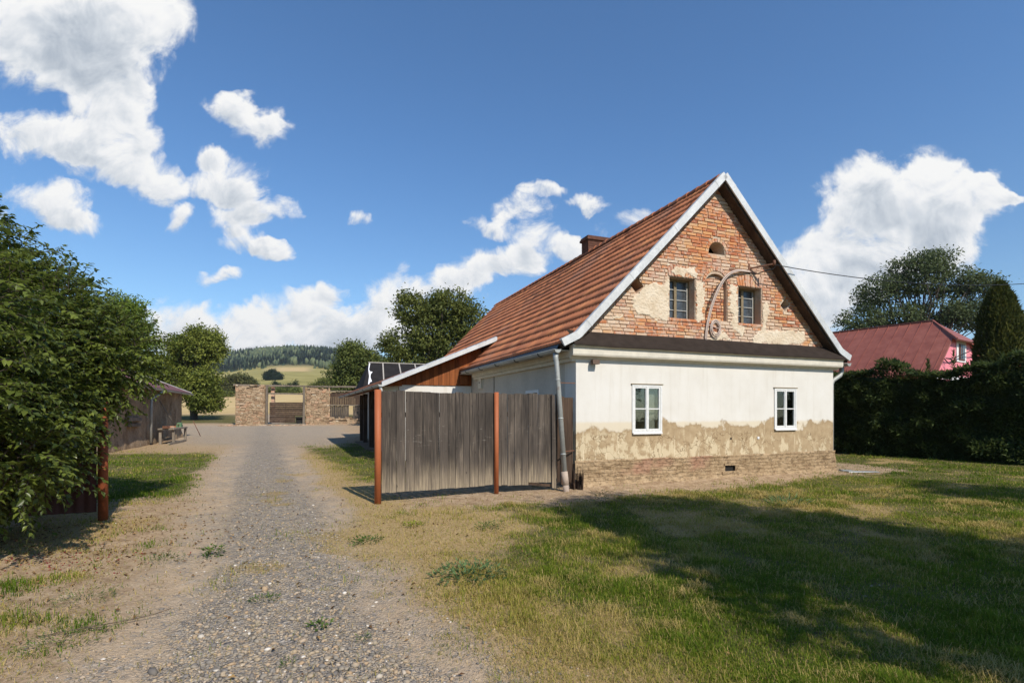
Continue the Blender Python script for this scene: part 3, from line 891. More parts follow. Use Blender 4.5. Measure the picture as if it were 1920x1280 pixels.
def inpoly(px, py, poly):
    px = np.asarray(px, float); py = np.asarray(py, float); r = np.zeros(px.shape, bool); n = len(poly)
    for i in range(n):
        x0, y0 = poly[i]; x1, y1 = poly[(i + 1) % n]
        c = ((y0 > py) != (y1 > py)) & (px < (x1 - x0) * (py - y0) / ((y1 - y0) if y1 != y0 else 1e-9) + x0)
        r ^= c
    return r


def sdist(px, py, poly):
    d = np.full(px.shape, 1e9); n = len(poly)
    for i in range(n):
        x0, y0 = poly[i]; x1, y1 = poly[(i + 1) % n]
        ex, ey = x1 - x0, y1 - y0; L = ex * ex + ey * ey + 1e-12
        t = np.clip(((px - x0) * ex + (py - y0) * ey) / L, 0, 1)
        d = np.minimum(d, np.hypot(px - x0 - t * ex, py - y0 - t * ey))
    return np.where(inpoly(px, py, poly), d, -d)


patches = [
    [(1.35, 4.08), (1.48, 4.20), (1.69, 4.36), (1.93, 4.49), (2.17, 4.47), (2.28, 4.57), (2.385, 4.68), (2.385, 3.70), (2.34, 3.65), (2.04, 3.65), (1.77, 3.70), (1.56, 3.74), (1.38, 3.78)],
    [(3.10, 4.62), (3.37, 4.64), (3.39, 4.11), (3.36, 3.87), (3.40, 3.74), (3.37, 3.66), (3.10, 3.68)],
    [(2.30, 4.93), (2.53, 4.93), (3.13, 4.92), (3.17, 4.68), (2.385, 4.67)],
    [(4.12, 4.66), (4.40, 4.64), (4.40, 3.73), (4.61, 3.67), (4.64, 3.41), (4.48, 3.36), (4.14, 3.68), (4.20, 3.86), (4.10, 4.05)],
    [(5.14, 4.27), (5.35, 4.31), (5.38, 4.11), (5.27, 3.61), (5.72, 3.62), (6.63, 3.69), (6.60, 3.43), (6.47, 3.28), (4.76, 3.26), (4.89, 3.42), (5.13, 3.61)],
    [(.84, 3.70), (1.17, 3.74), (1.16, 3.60), (.87, 3.57)],
    [(3.56, 3.42), (4.0, 3.52), (4.2, 3.3), (3.6, 3.28)],
]
GXn, GZn = 620, 330
px_, pz_ = np.meshgrid(np.linspace(.2, 7.4, GXn), np.linspace(3.15, 7.0, GZn))
nz = (fbm(px_ * 3, pz_ * 3, 29, 4) - .5) * .7 + (fbm(px_ * 11, pz_ * 13, 33, 4) - .5) * .75
sd = np.full(px_.shape, -9.0)
for k_, p in enumerate(patches):
    sd = np.maximum(sd, sdist(px_, pz_, p) + nz * (.20 if k_ not in (2,) else .34) - (.05 if k_ == 2 else .012))
for hsh in holes: sd = np.where(inpoly(px_, pz_, hsh), -1, sd)
yv = -.004 - .024 * np.clip(sd / .018, 0, 1) - .012 * (fbm(px_ * 9, pz_ * 9, 7, 3) - .5) - .006 * (fbm(px_ * 22, pz_ * 30, 9, 2) - .5)
ii = np.arange(GXn * GZn).reshape(GZn, GXn)
pf_ = np.stack([ii[:-1, :-1].ravel(), ii[:-1, 1:].ravel(), ii[1:, 1:].ravel(), ii[1:, :-1].ravel()], 1)
ok = (sd.ravel()[pf_] > -.004).all(1)
pf_ = pf_[ok]
used, inv = np.unique(pf_, return_inverse=True)
pvv = np.stack([px_.ravel(), yv.ravel(), pz_.ravel()], 1)[used]
GT(link('plaster_patch', npmesh('plaster_patch', pvv, inv.reshape(-1, 4), smooth=True), M['limeplaster'], HOUSE))

# bricks, laid course by course round the openings
mb = MB()
def limed(u, z, t):
    a = np.array([u]); b = np.array([z]); d = max(float(sdist(a, b, p)[0]) for p in patches)
    q = float(fbm(a * 1.4, b * 1.8, 83, 3)[0])
    pr = .75 * math.exp(-max(0, -d) / .14) + .85 * max(0, min(1, (q - .495) / .16))
    return 1.15 + .85 * rnd.random() if rnd.random() < pr * .8 else t
def brick(u0, u1, z0, z1, yb=0.0, tn=None):
    tn = rnd.random() if tn is None else tn
    tn = limed((u0 + u1) / 2, (z0 + z1) / 2, tn)
    pr = -.013 - rnd.uniform(0, .012)
    j = .004
    vs = []
    for y in (yb + .01, yb + pr):
        s = 0 if y > yb else .004
        vs += [(u0 + s + rnd.uniform(-j, j), y, z0 + s + rnd.uniform(-j, j)), (u1 - s + rnd.uniform(-j, j), y + rnd.uniform(-.003, .003), z0 + s + rnd.uniform(-j, j)),
               (u1 - s + rnd.uniform(-j, j), y + rnd.uniform(-.003, .003), z1 - s + rnd.uniform(-j, j)), (u0 + s + rnd.uniform(-j, j), y, z1 - s + rnd.uniform(-j, j))]
    mb.hexa(vs, tn)

def blocked(z, ring=True):
    out = []
    for a, b, c, d in uw:
        if c - .02 < z < d + .30:
            e = .02 if z < d else .05
            out.append((a - e, b + e))
    if 5.29 < z < 5.33 + .36:
        h = math.sqrt(max(0, 1 - ((z - 5.33) / .37) ** 2)) * .345 if z > 5.33 else .25
        out.append((3.745 - h, 3.745 + h))
    for d in (dia1, dia2):
        cu = sum(p[0] for p in d) / 4; cz = sum(p[1] for p in d) / 4
        h = .20 - abs(z - cz)
        if h > 0: out.append((cu - h, cu + h))
    if 3.74 < z < 4.97:
        h = .335 if z < 4.60 else math.sqrt(max(0, 1 - ((z - 4.6) / .38) ** 2)) * .43
        if h > .02: out.append((3.725 - h, 3.725 + h))
    return sorted(out)

z = 3.20; row = 0
while z < APZ - .28:
    ht = .064 + rnd.uniform(-.003, .003); zc_ = z + ht / 2
    r0, r1 = rake(z + ht, .02)
    iv = []; cur = r0
    for a, b in blocked(zc_):
        if a > cur: iv.append((cur, min(a, r1)))
        cur = max(cur, b)
    if cur < r1: iv.append((cur, r1))
    for a, b in iv:
        x = a
        first = True
        while x < b - .03:
            L = rnd.choice([.285, .285, .285, .14, .28, .27]) + rnd.uniform(-.012, .012)
            if first and row % 2: L = rnd.uniform(.10, .16)
            first = False
            e = min(x + L, b)
            if b - e < .05: e = b
            dz = .006 * math.sin(x * 2.1 + row)
            if rnd.random() > .012: brick(x, e - .012, z + dz, z + ht + dz)
            x = e
    z += ht + .012 + rnd.uniform(-.001, .002); row += 1
# niche back courses
z = 3.76; row = 0
while z < 4.80:
    h = .315 if z < 4.57 else math.sqrt(max(0, 1 - ((z + .03 - 4.6) / .25) ** 2)) * .315
    x = 3.725 - h
    while x < 3.725 + h - .03:
        L = rnd.choice([.28, .14, .27, .13]); e = min(x + L, 3.725 + h)
        brick(x, e - .012, z, z + .063, .10); x = e
    z += .076
# arched and soldier courses
def fan(cu, cz, r0, r1, a0, a1, n, wk=.9):
    for k in range(n):
        a = a0 + (a1 - a0) * (k + .5) / n; da = (a1 - a0) / n * .5 * wk
        tn = rnd.random(); pr = -.014 - rnd.uniform(0, .012)
        vs = []
        for y in (.01, pr):
            for rr, aa_ in ((r0, a - da), (r1, a - da), (r1, a + da), (r0, a + da)):
                vs.append((cu + rr * math.cos(aa_) + rnd.uniform(-.004, .004), y, cz + rr * math.sin(aa_) + rnd.uniform(-.004, .004)))
        mb.hexa(vs, tn)
fan(3.725, 4.58, .34, .42, .12, math.pi - .12, 15, .82)
fan(3.745, 5.325, .27, .345, .02, math.pi - .02, 12, .82)
def soldier(u0, u1, z0, z1, n, cz):
    cu = (u0 + u1) / 2
    for k in range(n):
        a = u0 + (u1 - u0) * k / n; b = u0 + (u1 - u0) * (k + .84) / n
        sp = lambda q, zz: cu + (q - cu) * (zz - cz) / (z0 - cz)
        pr = -.014 - rnd.uniform(0, .014); vs = []
        dz = rnd.uniform(-.012, .012)
        for y in (.01, pr):
            vs += [(sp(a, z0), y, z0), (sp(b, z0), y, z0), (sp(b, z1) , y, z1 + dz), (sp(a, z1), y, z1 + dz)]
        mb.hexa(vs, rnd.random())
soldier(2.36, 3.125, 4.675, 4.94, 10, 3.2)
soldier(4.38, 5.155, 4.635, 4.90, 10, 3.2)
GT(mb.build('gable_brickwork', M['brick'], HOUSE))
mb = MB(); mb.add([gfront(a, b, .115) for a, b in niche], [tuple(range(len(niche)))]); GT(mb.build('niche_back', M['mortar'], HOUSE))

# attic windows, set deep
for a, b, c, d in uw:
    o = MB(); y = .20
    f = .045
    o.box(a, a + f, y, y + .06, c, d); o.box(b - f - .0, b, y, y + .06, c, d); o.box(a + f, b - f, y, y + .06, d - f, d); o.box(a + f, b - f, y, y + .06, c, c + f)
    mid = a + (b - a) * .44
    o.box(mid - .035, mid + .035, y - .012, y + .05, c + f, d - f)
    fr = GT(o.build('attic_window_frame', M['oldframe'], HOUSE))
    q = MB()
    for k in range(1, 4):
        zz = c + (d - c) * k / 4
        q.box(a + f, mid - .035, y + .005, y + .025, zz - .01, zz + .01); q.box(mid + .035, b - f, y + .005, y + .025, zz - .01, zz + .01)
    q.box(a + f, a + f + .02, y + .002, y + .03, c + f, d - f); q.box(b - f - .025, b - f, y + .002, y + .03, c + f, d - f)
    q.build('muntin', M['muntin'], fr)
    q = MB(); q.box(a + f, b - f, y + .028, y + .032, c + f, d - f); q.build('pane', M['dustglass'], fr)
    q = MB(); q.box(a - .02, b + .02, -.03, .19, c - .05, c + .003, .4); GT(q.build('window_ledge', M['brick'], HOUSE))

# ---- roof
def roof_profile():
    e = .30
    top = Vector((APX, APZ)); kink = Vector((-.045, 3.19)); low = Vector((-.40, 3.015))
    return top, kink, low
def prof_at(s, side):
    top, kink, low = roof_profile()
    L1 = (kink - top).length; L2 = (low - kink).length
    if s <= L1: p = top.lerp(kink, s / L1); d = (kink - top).normalized()
    else: p = kink.lerp(low, (s - L1) / L2); d = (low - kink).normalized()
    nrm = Vector((d.y, -d.x));  nrm = nrm if nrm.y > 0 else -nrm
    u = p.x if side < 0 else 2 * APX - p.x
    nx_ = nrm.x if side < 0 else -nrm.x
    return (u, p.y), (nx_, nrm.y)
top, kink, low = roof_profile()
SLEN = (kink - top).length + (low - kink).length
def sag(v, r): return .022 * math.sin(v * .55 + r * .21) * min(1, max(0, (v + .2) / 1.5)) * (r / 16.0) * (1 - r / 17.0) * 2 - .03 * math.sin(math.pi * min(max(v, 0), 15.3) / 15.3) * (1 - r / 16.0)
def tiled(side, v0, v1, rows=16, name='roof_tiles', tw=.30, waves=2, prof=prof_at, slen=SLEN, sk=None):
    vs = []; fs = []; tn = []
    ns = 5 * waves + 1
    for r in range(rows):
        s0 = slen * r / rows; s1 = slen * (r + 1) / rows + (.015 if r == rows - 1 else 0)
        (u0, z0), (n0x, n0z) = prof(s0, side); (um, zm), (nmx, nmz) = prof((s0 + s1) / 2, side); (u1, z1), (n1x, n1z) = prof(s1, side)
        ncol = int(math.ceil((v1 - v0) / tw))
        for cidx in range(ncol):
            va = v0 + cidx * tw; vb = min(va + tw, v1)
            if sk and sk(r, va): continue
            t = min(1, max(0, rnd.gauss(.52, .2))); dn = rnd.gauss(0, .0045) + (rnd.uniform(.006, .016) if rnd.random() < .03 else 0); dl = rnd.gauss(0, .004)
            b = len(vs)
            for k in range(ns):
                f = k / (ns - 1); v = va + (vb - va) * f
                wv = .013 * (1 - math.cos(2 * math.pi * waves * f)) - .004
                for (uu, zz, nx_, nz_, off) in ((u0, z0, n0x, n0z, wv), (um, zm, nmx, nmz, wv + .018 + dn), (u1, z1, n1x, n1z, wv + .036 + dn), (u1, z1, n1x, n1z, -.004)):
                    sg = sag(v, r); vs.append((uu + nx_ * (off + sg), v, zz + nz_ * (off + sg))); tn.append(t)
            for k in range(ns - 1):
                a = b + 4 * k
                for q in range(3): fs.append((a + q, a + q + 1, a + q + 5, a + q + 4))
    return npmesh(name, np.array(vs), np.array(fs), tn, smooth=False)
VF = -.16
roof = link('roof', tiled(-1, VF + .02, LEN + .25), M['tile'], HOUSE)
link('roof_far_slope', tiled(1, VF + .02, LEN + .25), M['tile'], HOUSE)
# sarking boards so no light leaks under the tiles
o = MB()
for side in (-1, 1):
    p = [prof_at(s, side)[0] for s in (0, (kink - top).length, SLEN)]
    for (a, b) in ((p[0], p[1]), (p[1], p[2])):
        o.hexa([(a[0], VF + .05, a[1] - .012), (b[0], VF + .05, b[1] - .012), (b[0], LEN + .2, b[1] - .012), (a[0], LEN + .2, a[1] - .012),
                (a[0], VF + .05, a[1] - .05), (b[0], VF + .05, b[1] - .05), (b[0], LEN + .2, b[1] - .05), (a[0], LEN + .2, a[1] - .05)])
o.build('roof_boarding', M['boarddark'], HOUSE)
# ridge caps
o = MB()
k = VF + .12
while k < LEN + .2:
    L = .38; pts = []
    for vv_, rr in ((k, .125), (k + L, .105)):
        for j in range(9):
            a = math.pi * (-.02 + 1.04 * j / 8)
            pts.append((APX + rr * math.cos(a) * 1.05, vv_, APZ - .055 + rr * math.sin(a) * 1.05))
    o.add(pts, [(j, j + 1, j + 10, j + 9) for j in range(8)] + [tuple(range(9))], rnd.random() * .7)
    k += L - .03
o.build('ridge_tiles', M['tile'], HOUSE)
# verge sheet
for side in (-1, 1):
    o = MB(); P = [prof_at(s, side) for s in (0, (kink - top).length * .33, (kink - top).length * .68, (kink - top).length - .02, (kink - top).length + .02, SLEN + .0)]
    for (a, na_), (b, nb2) in zip(P[:-1], P[1:]):
        for (c0, c1, y0, y1) in ((.075, -.085, VF - .035, VF + .0),):
            o.hexa([(a[0] + na_[0] * c1, y0, a[1] + na_[1] * c1), (b[0] + nb2[0] * c1, y0, b[1] + nb2[1] * c1), (b[0] + nb2[0] * c1, y1, b[1] + nb2[1] * c1), (a[0] + na_[0] * c1, y1, a[1] + na_[1] * c1),
                    (a[0] + na_[0] * c0, y0, a[1] + na_[1] * c0), (b[0] + nb2[0] * c0, y0, b[1] + nb2[1] * c0), (b[0] + nb2[0] * c0, y1 + .07, b[1] + nb2[1] * c0), (a[0] + na_[0] * c0, y1 + .07, a[1] + na_[1] * c0)])
    # overlapping joints
    for fr_ in (.06, .36, .66, .93):
        s_ = (kink - top).length * fr_
        (a, na_), (b, nb2) = prof_at(s_, side), prof_at(s_ + .035, side)
        o.hexa([(a[0] + na_[0] * -.09, VF - .04, a[1] + na_[1] * -.09), (b[0] + nb2[0] * -.09, VF - .04, b[1] + nb2[1] * -.09), (b[0] + nb2[0] * -.09, VF - .036, b[1] + nb2[1] * -.09), (a[0] + na_[0] * -.09, VF - .036, a[1] + na_[1] * -.09),
                (a[0] + na_[0] * .08, VF - .04, a[1] + na_[1] * .08), (b[0] + nb2[0] * .08, VF - .04, b[1] + nb2[1] * .08), (b[0] + nb2[0] * .08, VF - .036, b[1] + nb2[1] * .08), (a[0] + na_[0] * .08, VF - .036, a[1] + na_[1] * .08)])
    o.build('verge_flashing', M['zinc'], roof)
    # dark barge boards under the verge
    o = MB()
    for (a, na_), (b, nb2) in zip(P[:-1], P[1:]):
        o.hexa([(a[0] + na_[0] * -.13, VF + .03, a[1] + na_[1] * -.13), (b[0] + nb2[0] * -.13, VF + .03, b[1] + nb2[1] * -.13), (b[0] + nb2[0] * -.13, .12, b[1] + nb2[1] * -.13), (a[0] + na_[0] * -.13, .12, a[1] + na_[1] * -.13),
                (a[0] + na_[0] * -.06, VF + .03, a[1] + na_[1] * -.06), (b[0] + nb2[0] * -.06, VF + .03, b[1] + nb2[1] * -.06), (b[0] + nb2[0] * -.06, .12, b[1] + nb2[1] * -.06), (a[0] + na_[0] * -.06, .12, a[1] + na_[1] * -.06)])
    o.build('barge_board', M['boarddark'], roof)
# chimney on the ridge
o = MB()
z = 6.4; c0, c1, c2, c3 = 3.72, 4.55, 5.95, 6.42
while z < 7.52:
    off = rnd.uniform(-.05, .05)
    for (a0, a1, b0, b1) in ((c0, (c0 + c1) / 2 - .005 + off, c2, c2 + .12), ((c0 + c1) / 2 + .005 + off, c1, c2, c2 + .12), (c0, c0 + .12, c2 + .13, c3 - .13 + off * .5), (c0, c1, c3 - .12 + off * .5, c3)):
        o.box(a0, a1, b0, b1, z, z + .065, rnd.uniform(0, .55), .004)
    z += .076
o.box(c0 + .02, c1 - .02, c2 + .02, c3 - .02, 6.4, 7.5, .05)
ch = o.build('chimney', M['soot'], roof)
o = MB(); o.box(c0 - .05, c1 + .05, c2 - .05, c3 + .05, 7.525, 7.60, .1, .004); o.box(c0 - .025, c1 + .025, c2 - .025, c3 + .025, 7.602, 7.66, .2, .004)
o.build('chimney_cap', M['soot'], ch)
# eaves sheet, gutter, downpipe
o = MB()
na = 130; va = np.linspace(.0, 6.95, na)
vs = []
for (u, z) in ((-.385, 3.02), (-.425, 2.95), (-.445, 2.86)):
    for i, v in enumerate(va):
        w_ = .006 * math.sin(v * 2 * math.pi / .15)
        vs.append((u - w_, v, z - v * .002))
ii = np.arange(len(vs)).reshape(3, na)
ff = np.stack([ii[:-1, :-1].ravel(), ii[:-1, 1:].ravel(), ii[1:, 1:].ravel(), ii[1:, :-1].ravel()], 1)
link('eaves_sheet', npmesh('eaves_sheet', np.array(vs), ff), M['zincdark'], roof)
def gutter(u0, v0, u1, v1, z0, z1, r=.075, parent=None, mat='zincold', nbr=5):
    o = MB(); d = Vector((u1 - u0, v1 - v0, 0)).normalized(); sx = Vector((d.y, -d.x, 0))
    vs = []
    N_ = 9
    for rr in (r, r - .006):
        for (u, v, z) in ((u0, v0, z0), (u1, v1, z1)):
            for k in range(N_):
                a = math.pi + math.pi * k / (N_ - 1)
                vs.append(Vector((u, v, z)) + sx * (rr * math.cos(a)) + Vector((0, 0, rr * math.sin(a))))
    fs = []
    for b in (0, 2 * N_):
        fs += [(b + k, b + k + 1, b + N_ + k + 1, b + N_ + k) for k in range(N_ - 1)]
    fs += [(0, N_, 3 * N_, 2 * N_), (N_ - 1, 2 * N_ - 1, 4 * N_ - 1, 3 * N_ - 1)]
    fs += [tuple(range(N_)), tuple(range(N_, 2 * N_))]
    o.add(vs, fs, .5, False)
    # rolled front bead
    o.tube([Vector((u0, v0, z0)) - sx * r, Vector((u1, v1, z1)) - sx * r], .010, 6)
    o.tube([Vector((u0, v0, z0)) + sx * r, Vector((u1, v1, z1)) + sx * r], .010, 6)
    gt = o.build('gutter', M[mat], parent)
    for k in range(nbr):
        f = (k + .6) / nbr; c = Vector((u0 + (u1 - u0) * f, v0 + (v1 - v0) * f, z0 + (z1 - z0) * f))
        q = MB(); q.tube([c + sx * ((r + .006) * math.cos(math.pi + math.pi * j / 8)) + Vector((0, 0, (r + .006) * math.sin(math.pi + math.pi * j / 8))) for j in range(9)], .011, 6)
        q.build('bracket', M['black'], gt)
    return gt
gutter(-.47, -.10, -.47, 6.9, 2.875, 2.92, .07, HOUSE)
o = MB()
o.tube([(-.47, .0, 2.80), (-.47, .0, 2.70), (-.455, -.01, 2.60), (-.41, -.28, .36)], [.06, .055, .052, .052], 14)
for f in (.15, .5, .82):
    a = Vector((-.455, -.01, 2.60)).lerp(Vector((-.41, -.28, .36)), f)
    o.tube([a, a + Vector((.0, -.004, -.03))], [.057, .057], 14)
dp = o.build('downpipe', M['zincold'], HOUSE)
o = MB(); o.tube([(-.413, -.27, .40), (-.405, -.32, .14)], [.068, .068], 14); o.tube([(-.405, -.32, .14), (-.40, -.335, -.06)], [.062, .062], 14)
o.build('clay_socket', M['clay'], dp)
o = MB(); o.bar((-.42, -.22, .8), (-.05, -.0, .8), .018); o.build('pipe_clip', M['rust'], dp)
o = MB(); o.bar((-.45, -.05, 2.2), (-.02, .01, 2.2), .018); o.build('pipe_clip', M['rust'], dp)
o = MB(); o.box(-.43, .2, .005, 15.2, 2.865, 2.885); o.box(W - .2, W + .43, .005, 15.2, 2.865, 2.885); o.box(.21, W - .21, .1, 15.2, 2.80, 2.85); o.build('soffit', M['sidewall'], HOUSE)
# right gutter end
gutter(8.13, -.10, 8.13, 6.0, 2.885, 2.85, .075, HOUSE, 'zincold', 2)
o = MB(); o.tube([(8.13, .12, 2.83), (8.13, .12, 2.68), (8.08, .12, 2.58), (7.78, .1, 2.44), (7.72, .1, 2.34), (7.72, .1, .1)], .055, 12)
o.build('downpipe', M['zincold'], HOUSE)
# wall lamp and small wall marks
o = MB(); o.box(.315, .475, -.16, -.05, 2.60, 2.69); o.box(.36, .43, -.05, -.0, 2.62, 2.68); o.build('wall_lamp', M['lampbox'], HOUSE)
o = MB(); o.box(4.155, 4.20, -.004, .0, .94, .99); o.build('wall_hole', M['dark'], HOUSE)
o = MB(); o.box(5.0, 5.06, -.02, .0, .94, 1.0); o.build('wall_plate', M['whitepaint'], HOUSE)
# line bracket
o = MB()
o.bar((4.60, -.01, 4.98), (4.95, -.01, 4.98), .06, .05); o.bar((4.72, -.01, 4.93), (4.72, -.01, 5.18), .05)
o.bar((4.74, -.01, 5.07), (5.1, -.42, 5.12), .035); o.bar((4.1, -.012, 4.985), (4.5, -.012, 5.0), .03, .05); o.tube([(5.1, -.42, 5.08), (5.1, -.42, 5.2)], .03, 8)
GT(o.build('line_bracket', M['rust'], HOUSE))

# ---- lean-to with porch on the left side
LT0 = 6.98; LT1 = 20.6
def lt_edge(v): return -3.05 - .50 * (v - LT0) / (LT1 - LT0)
def lt_prof(s, side, v=LT0):
    a = Vector((.72, 4.10)); b = Vector((lt_edge(v), 2.50)); L = (b - a).length
    d = (b - a).normalized(); p = a + d * s
    return (p.x, p.y), (d.y * 1.0 if d.y > 0 else -d.y * -1.0, 0)
vs = []; fs = []; tn = []
nr = 11
for r in range(nr):
    for cidx in range(int((LT1 - LT0) / .30)):
        va = LT0 + cidx * .30; t = min(1, max(0, rnd.gauss(.5, .2))); b = len(vs)
        for k in range(9):
            v = va + .30 * k / 8; e = lt_edge(v); wv = .011 * (1 - math.cos(4 * math.pi * k / 8))
            for (f, off) in ((r / nr, wv), ((r + 1) / nr, wv + .035), ((r + 1) / nr, -.003)):
                u = .72 + (e - .72) * f; z_ = 4.10 + (2.50 - 4.10) * f
                vs.append((u - .38 * off, v, z_ + .92 * off)); tn.append(t)
        for k in range(8):
            a = b + 3 * k
            for q in range(2): fs.append((a + q, a + q + 1, a + q + 4, a + q + 3))
lt = link('lean_to_roof', npmesh('lean_to_roof', np.array(vs), np.array(fs), tn), M['tile'], HOUSE)
o = MB()
e0, e1 = lt_edge(LT0), lt_edge(LT1)
o.hexa([(.72, LT0 + .03, 4.085), (e0, LT0 + .03, 2.485), (e1, LT1, 2.485), (.72, LT1, 4.085), (.72, LT0 + .03, 4.03), (e0, LT0 + .03, 2.43), (e1, LT1, 2.43), (.72, LT1, 4.03)])
o.build('lean_to_boarding', M['clad'], lt)
o = MB()
y0 = LT0 - .03
o.hexa([(.76, y0, 4.015), (e0 - .02, y0, 2.39), (e0 - .02, y0 + .02, 2.39), (.76, y0 + .02, 4.015), (.76, y0 - .002, 4.15), (e0 - .02, y0 - .002, 2.525), (e0 - .02, y0 + .16, 2.56), (.76, y0 + .16, 4.18)])
o.build('verge_flashing', M['zinc'], lt)
gutter(e0 - .06, LT0 - .03, e1 - .06, LT1, 2.46, 2.43, .075, lt, 'zincold', 6)
o = MB(); o.tube([(e0 - .06, LT0 + .06, 2.40), (e0 - .02, LT0 + .06, 2.25), (e0 + .05, LT0 + .06, 2.1), (e0 + .05, LT0 + .06, .05)], .05, 10); o.build('downpipe', M['zincold'], lt)
# annex front: white wall below, stained boards above
o = MB(); o.box(-2.46, -.003, 7.46, 7.65, 0, 2.485); o.box(-2.46, -2.27, 7.651, 12.5, 0, 2.485); o.build('annex_wall', M['annexwall'], HOUSE)
o = MB(); o.box(-2.98, -2.47, 7.58, 7.64, 0, 2.44); o.build('shaded_annex_end', M['cornice'], HOUSE)  # end of the annex wall in shade, the shade given as beige colour
o = MB()
x = -2.95
while x < .30:
    w_ = rnd.uniform(.13, .17); x1 = min(x + w_, .36)
    zt = lambda q: 4.02 + (2.43 - 4.02) * (.72 - q) / (.72 - e0) - .01
    zb = 2.49 if x > -2.5 else 2.445
    ztop0, ztop1 = zt(x), zt(x1)
    yj = rnd.uniform(-.006, .006)
    if ztop1 > zb + .02:
        o.hexa([(x, 7.42 + yj, zb), (x1 - .006, 7.42 + yj, zb), (x1 - .006, 7.45 + yj, zb), (x, 7.45 + yj, zb), (x, 7.42 + yj, max(ztop0, zb + .01)), (x1 - .006, 7.42 + yj, ztop1), (x1 - .006, 7.45 + yj, ztop1), (x, 7.45 + yj, max(ztop0, zb + .01))], rnd.random())
    x = x1
o.build('board_cladding', M['clad'], HOUSE)
o = MB(); o.box(-.42, -.17, 7.32, 7.41, 2.53, 2.80, .3); o.build('lower_cladding', M['clad'], HOUSE)
for u_, v_ in ((-2.62, 14.0), (-2.50, 17.9), (-2.48, 20.1)):
    o = MB()
    o.bar((u_, v_, -.02), (u_, v_, 2.52), .2, .2, rnd.random()); o.bar((u_, v_ - .7, 2.45), (u_, v_ - .02, 1.75), .1, .1, .3)
    o.build('porch_post', M['boarddark'], HOUSE)
o = MB(); o.bar((e0 + .30, LT0 + .15, 2.52), (e1 + .30, LT1 - .1, 2.52), .16, .18, .2); o.build('porch_beam', M['clad'], HOUSE)
o = MB(); o.box(-2.2, -.02, 19.0, 19.2, 0, 2.3, .2); o.build('porch_back_wall', M['boarddark'], HOUSE)
o = MB(); o.box(-2.95, -.01, 12.6, 19.0, -.02, .045); o.build('porch_floor', M['core'], HOUSE)

# ---- black roofed wing at the back
WING = thing('back_wing', 'low wing with black tarred roof and pale battens behind the lean-to', 'outbuilding', (*l2w(-2.1, 19.7), 0), YAW)
o = MB(); o.box(.1, 9.5, .6, 4.4, 0, 3.0); o.build('wall', M['sidewall'], WING)
o = MB(); o.hexa([(-.35, .0, 2.95), (9.7, .0, 2.95), (9.7, 2.2, 4.50), (.18, 2.2, 4.50), (-.35, .0, 2.90), (9.7, .0, 2.90), (9.7, 2.2, 4.45), (.18, 2.2, 4.45)])
o.hexa([(-.35, .02, 2.95), (.18, 2.22, 4.5), (.18, 2.26, 4.5), (-.45, 4.9, 2.9), (-.35, .02, 2.90), (.18, 2.22, 4.45), (.18, 2.26, 4.45), (-.45, 4.9, 2.85)])
o.hexa([(.18, 2.24, 4.498), (9.7, 2.24, 4.498), (9.7, 4.8, 2.9), (-.4, 4.8, 2.9), (.18, 2.24, 4.45), (9.7, 2.24, 4.45), (9.7, 4.8, 2.85), (-.4, 4.8, 2.85)])
wr = o.build('roof', M['tar'], WING)
for k_, u_ in enumerate((1.0, 1.95, 2.9, 3.9)):
    o = MB(); du = .0 if k_ else -.12
    o.bar((u_ - .10 + du, -.02, 2.965), (u_, 2.2, 4.53), .07, .04); o.build('batten', M['batten'], wr)
o = MB(); o.bar((.16, 2.19, 4.53), (6, 2.19, 4.53), .08, .05); o.build('ridge_batten', M['batten'], wr)
o = MB()
pts = [(.22, 4.47), (.36, 4.47), (.30, 4.25), (.22, 4.05), (.34, 3.92), (.62, 3.9), (.40, 3.75), (.36, 3.55), (.52, 3.30), (.30, 3.24), (.20, 3.12), (.10, 3.12), (.22, 3.6), (.14, 4.05)]
o.prism([(.17 + (a - .17) * .5 - (4.5 - b) * .14, b) for a, b in pts], lambda a, b, c: (a, (b - 2.95) / 1.55 * 2.2 - .03 + c, b + .012), 0, .01)
o.build('torn_flashing', M['tornwhite'], wr)

# ------------------------------------------------------------------ coiled cable on the gable
o = MB()
pts = [(3.36, -.05, 3.27), (3.38, -.055, 3.5), (3.44, -.06, 3.8), (3.55, -.07, 4.15), (3.70, -.09, 4.48), (3.87, -.11, 4.74), (4.05, -.12, 4.88), (4.28, -.11, 4.96), (4.50, -.08, 4.98), (4.70, -.05, 4.99)]
def smooth(pts, k=4):
    P = [Vector(p) for p in pts]; out = []
    for i in range(len(P) - 1):
        p0, p1, p2, p3 = P[max(i - 1, 0)], P[i], P[i + 1], P[min(i + 2, len(P) - 1)]
        for j in range(k):
            t = j / k
            out.append(.5 * ((2 * p1) + (-p0 + p2) * t + (2 * p0 - 5 * p1 + 4 * p2 - p3) * t * t + (-p0 + 3 * p1 - 3 * p2 + p3) * t ** 3))
    out.append(P[-1]); return out
CAB = thing('hanging_cable', 'pale cable hanging in an arc on the brick gable with a coiled end', 'cable', (AX, AY, 0), YAW)
o.tube(smooth(pts), .020, 8); o.tube(smooth([(p[0] + .03, p[1] - .01, p[2] - .02) for p in pts]), .012, 6)
GT(o.build('cable', M['cable'], CAB))
o = MB(); pts = []
for k in range(5 * 18 + 1):
    a = 2 * math.pi * k / 18; lo = k / 18
    rr = .17 + .018 * math.sin(lo * 2.3) - .016 * lo * .7
    pts.append((3.66 + rr * .92 * math.cos(a) + .012 * math.sin(lo * 4), -.05 - .009 * (lo % 3), 3.545 + rr * 1.22 * math.sin(a)))
pts = [(3.44, -.06, 3.62)] + pts
o.tube(pts, .0105, 6)
GT(o.build('coil', M['cable'], CAB))
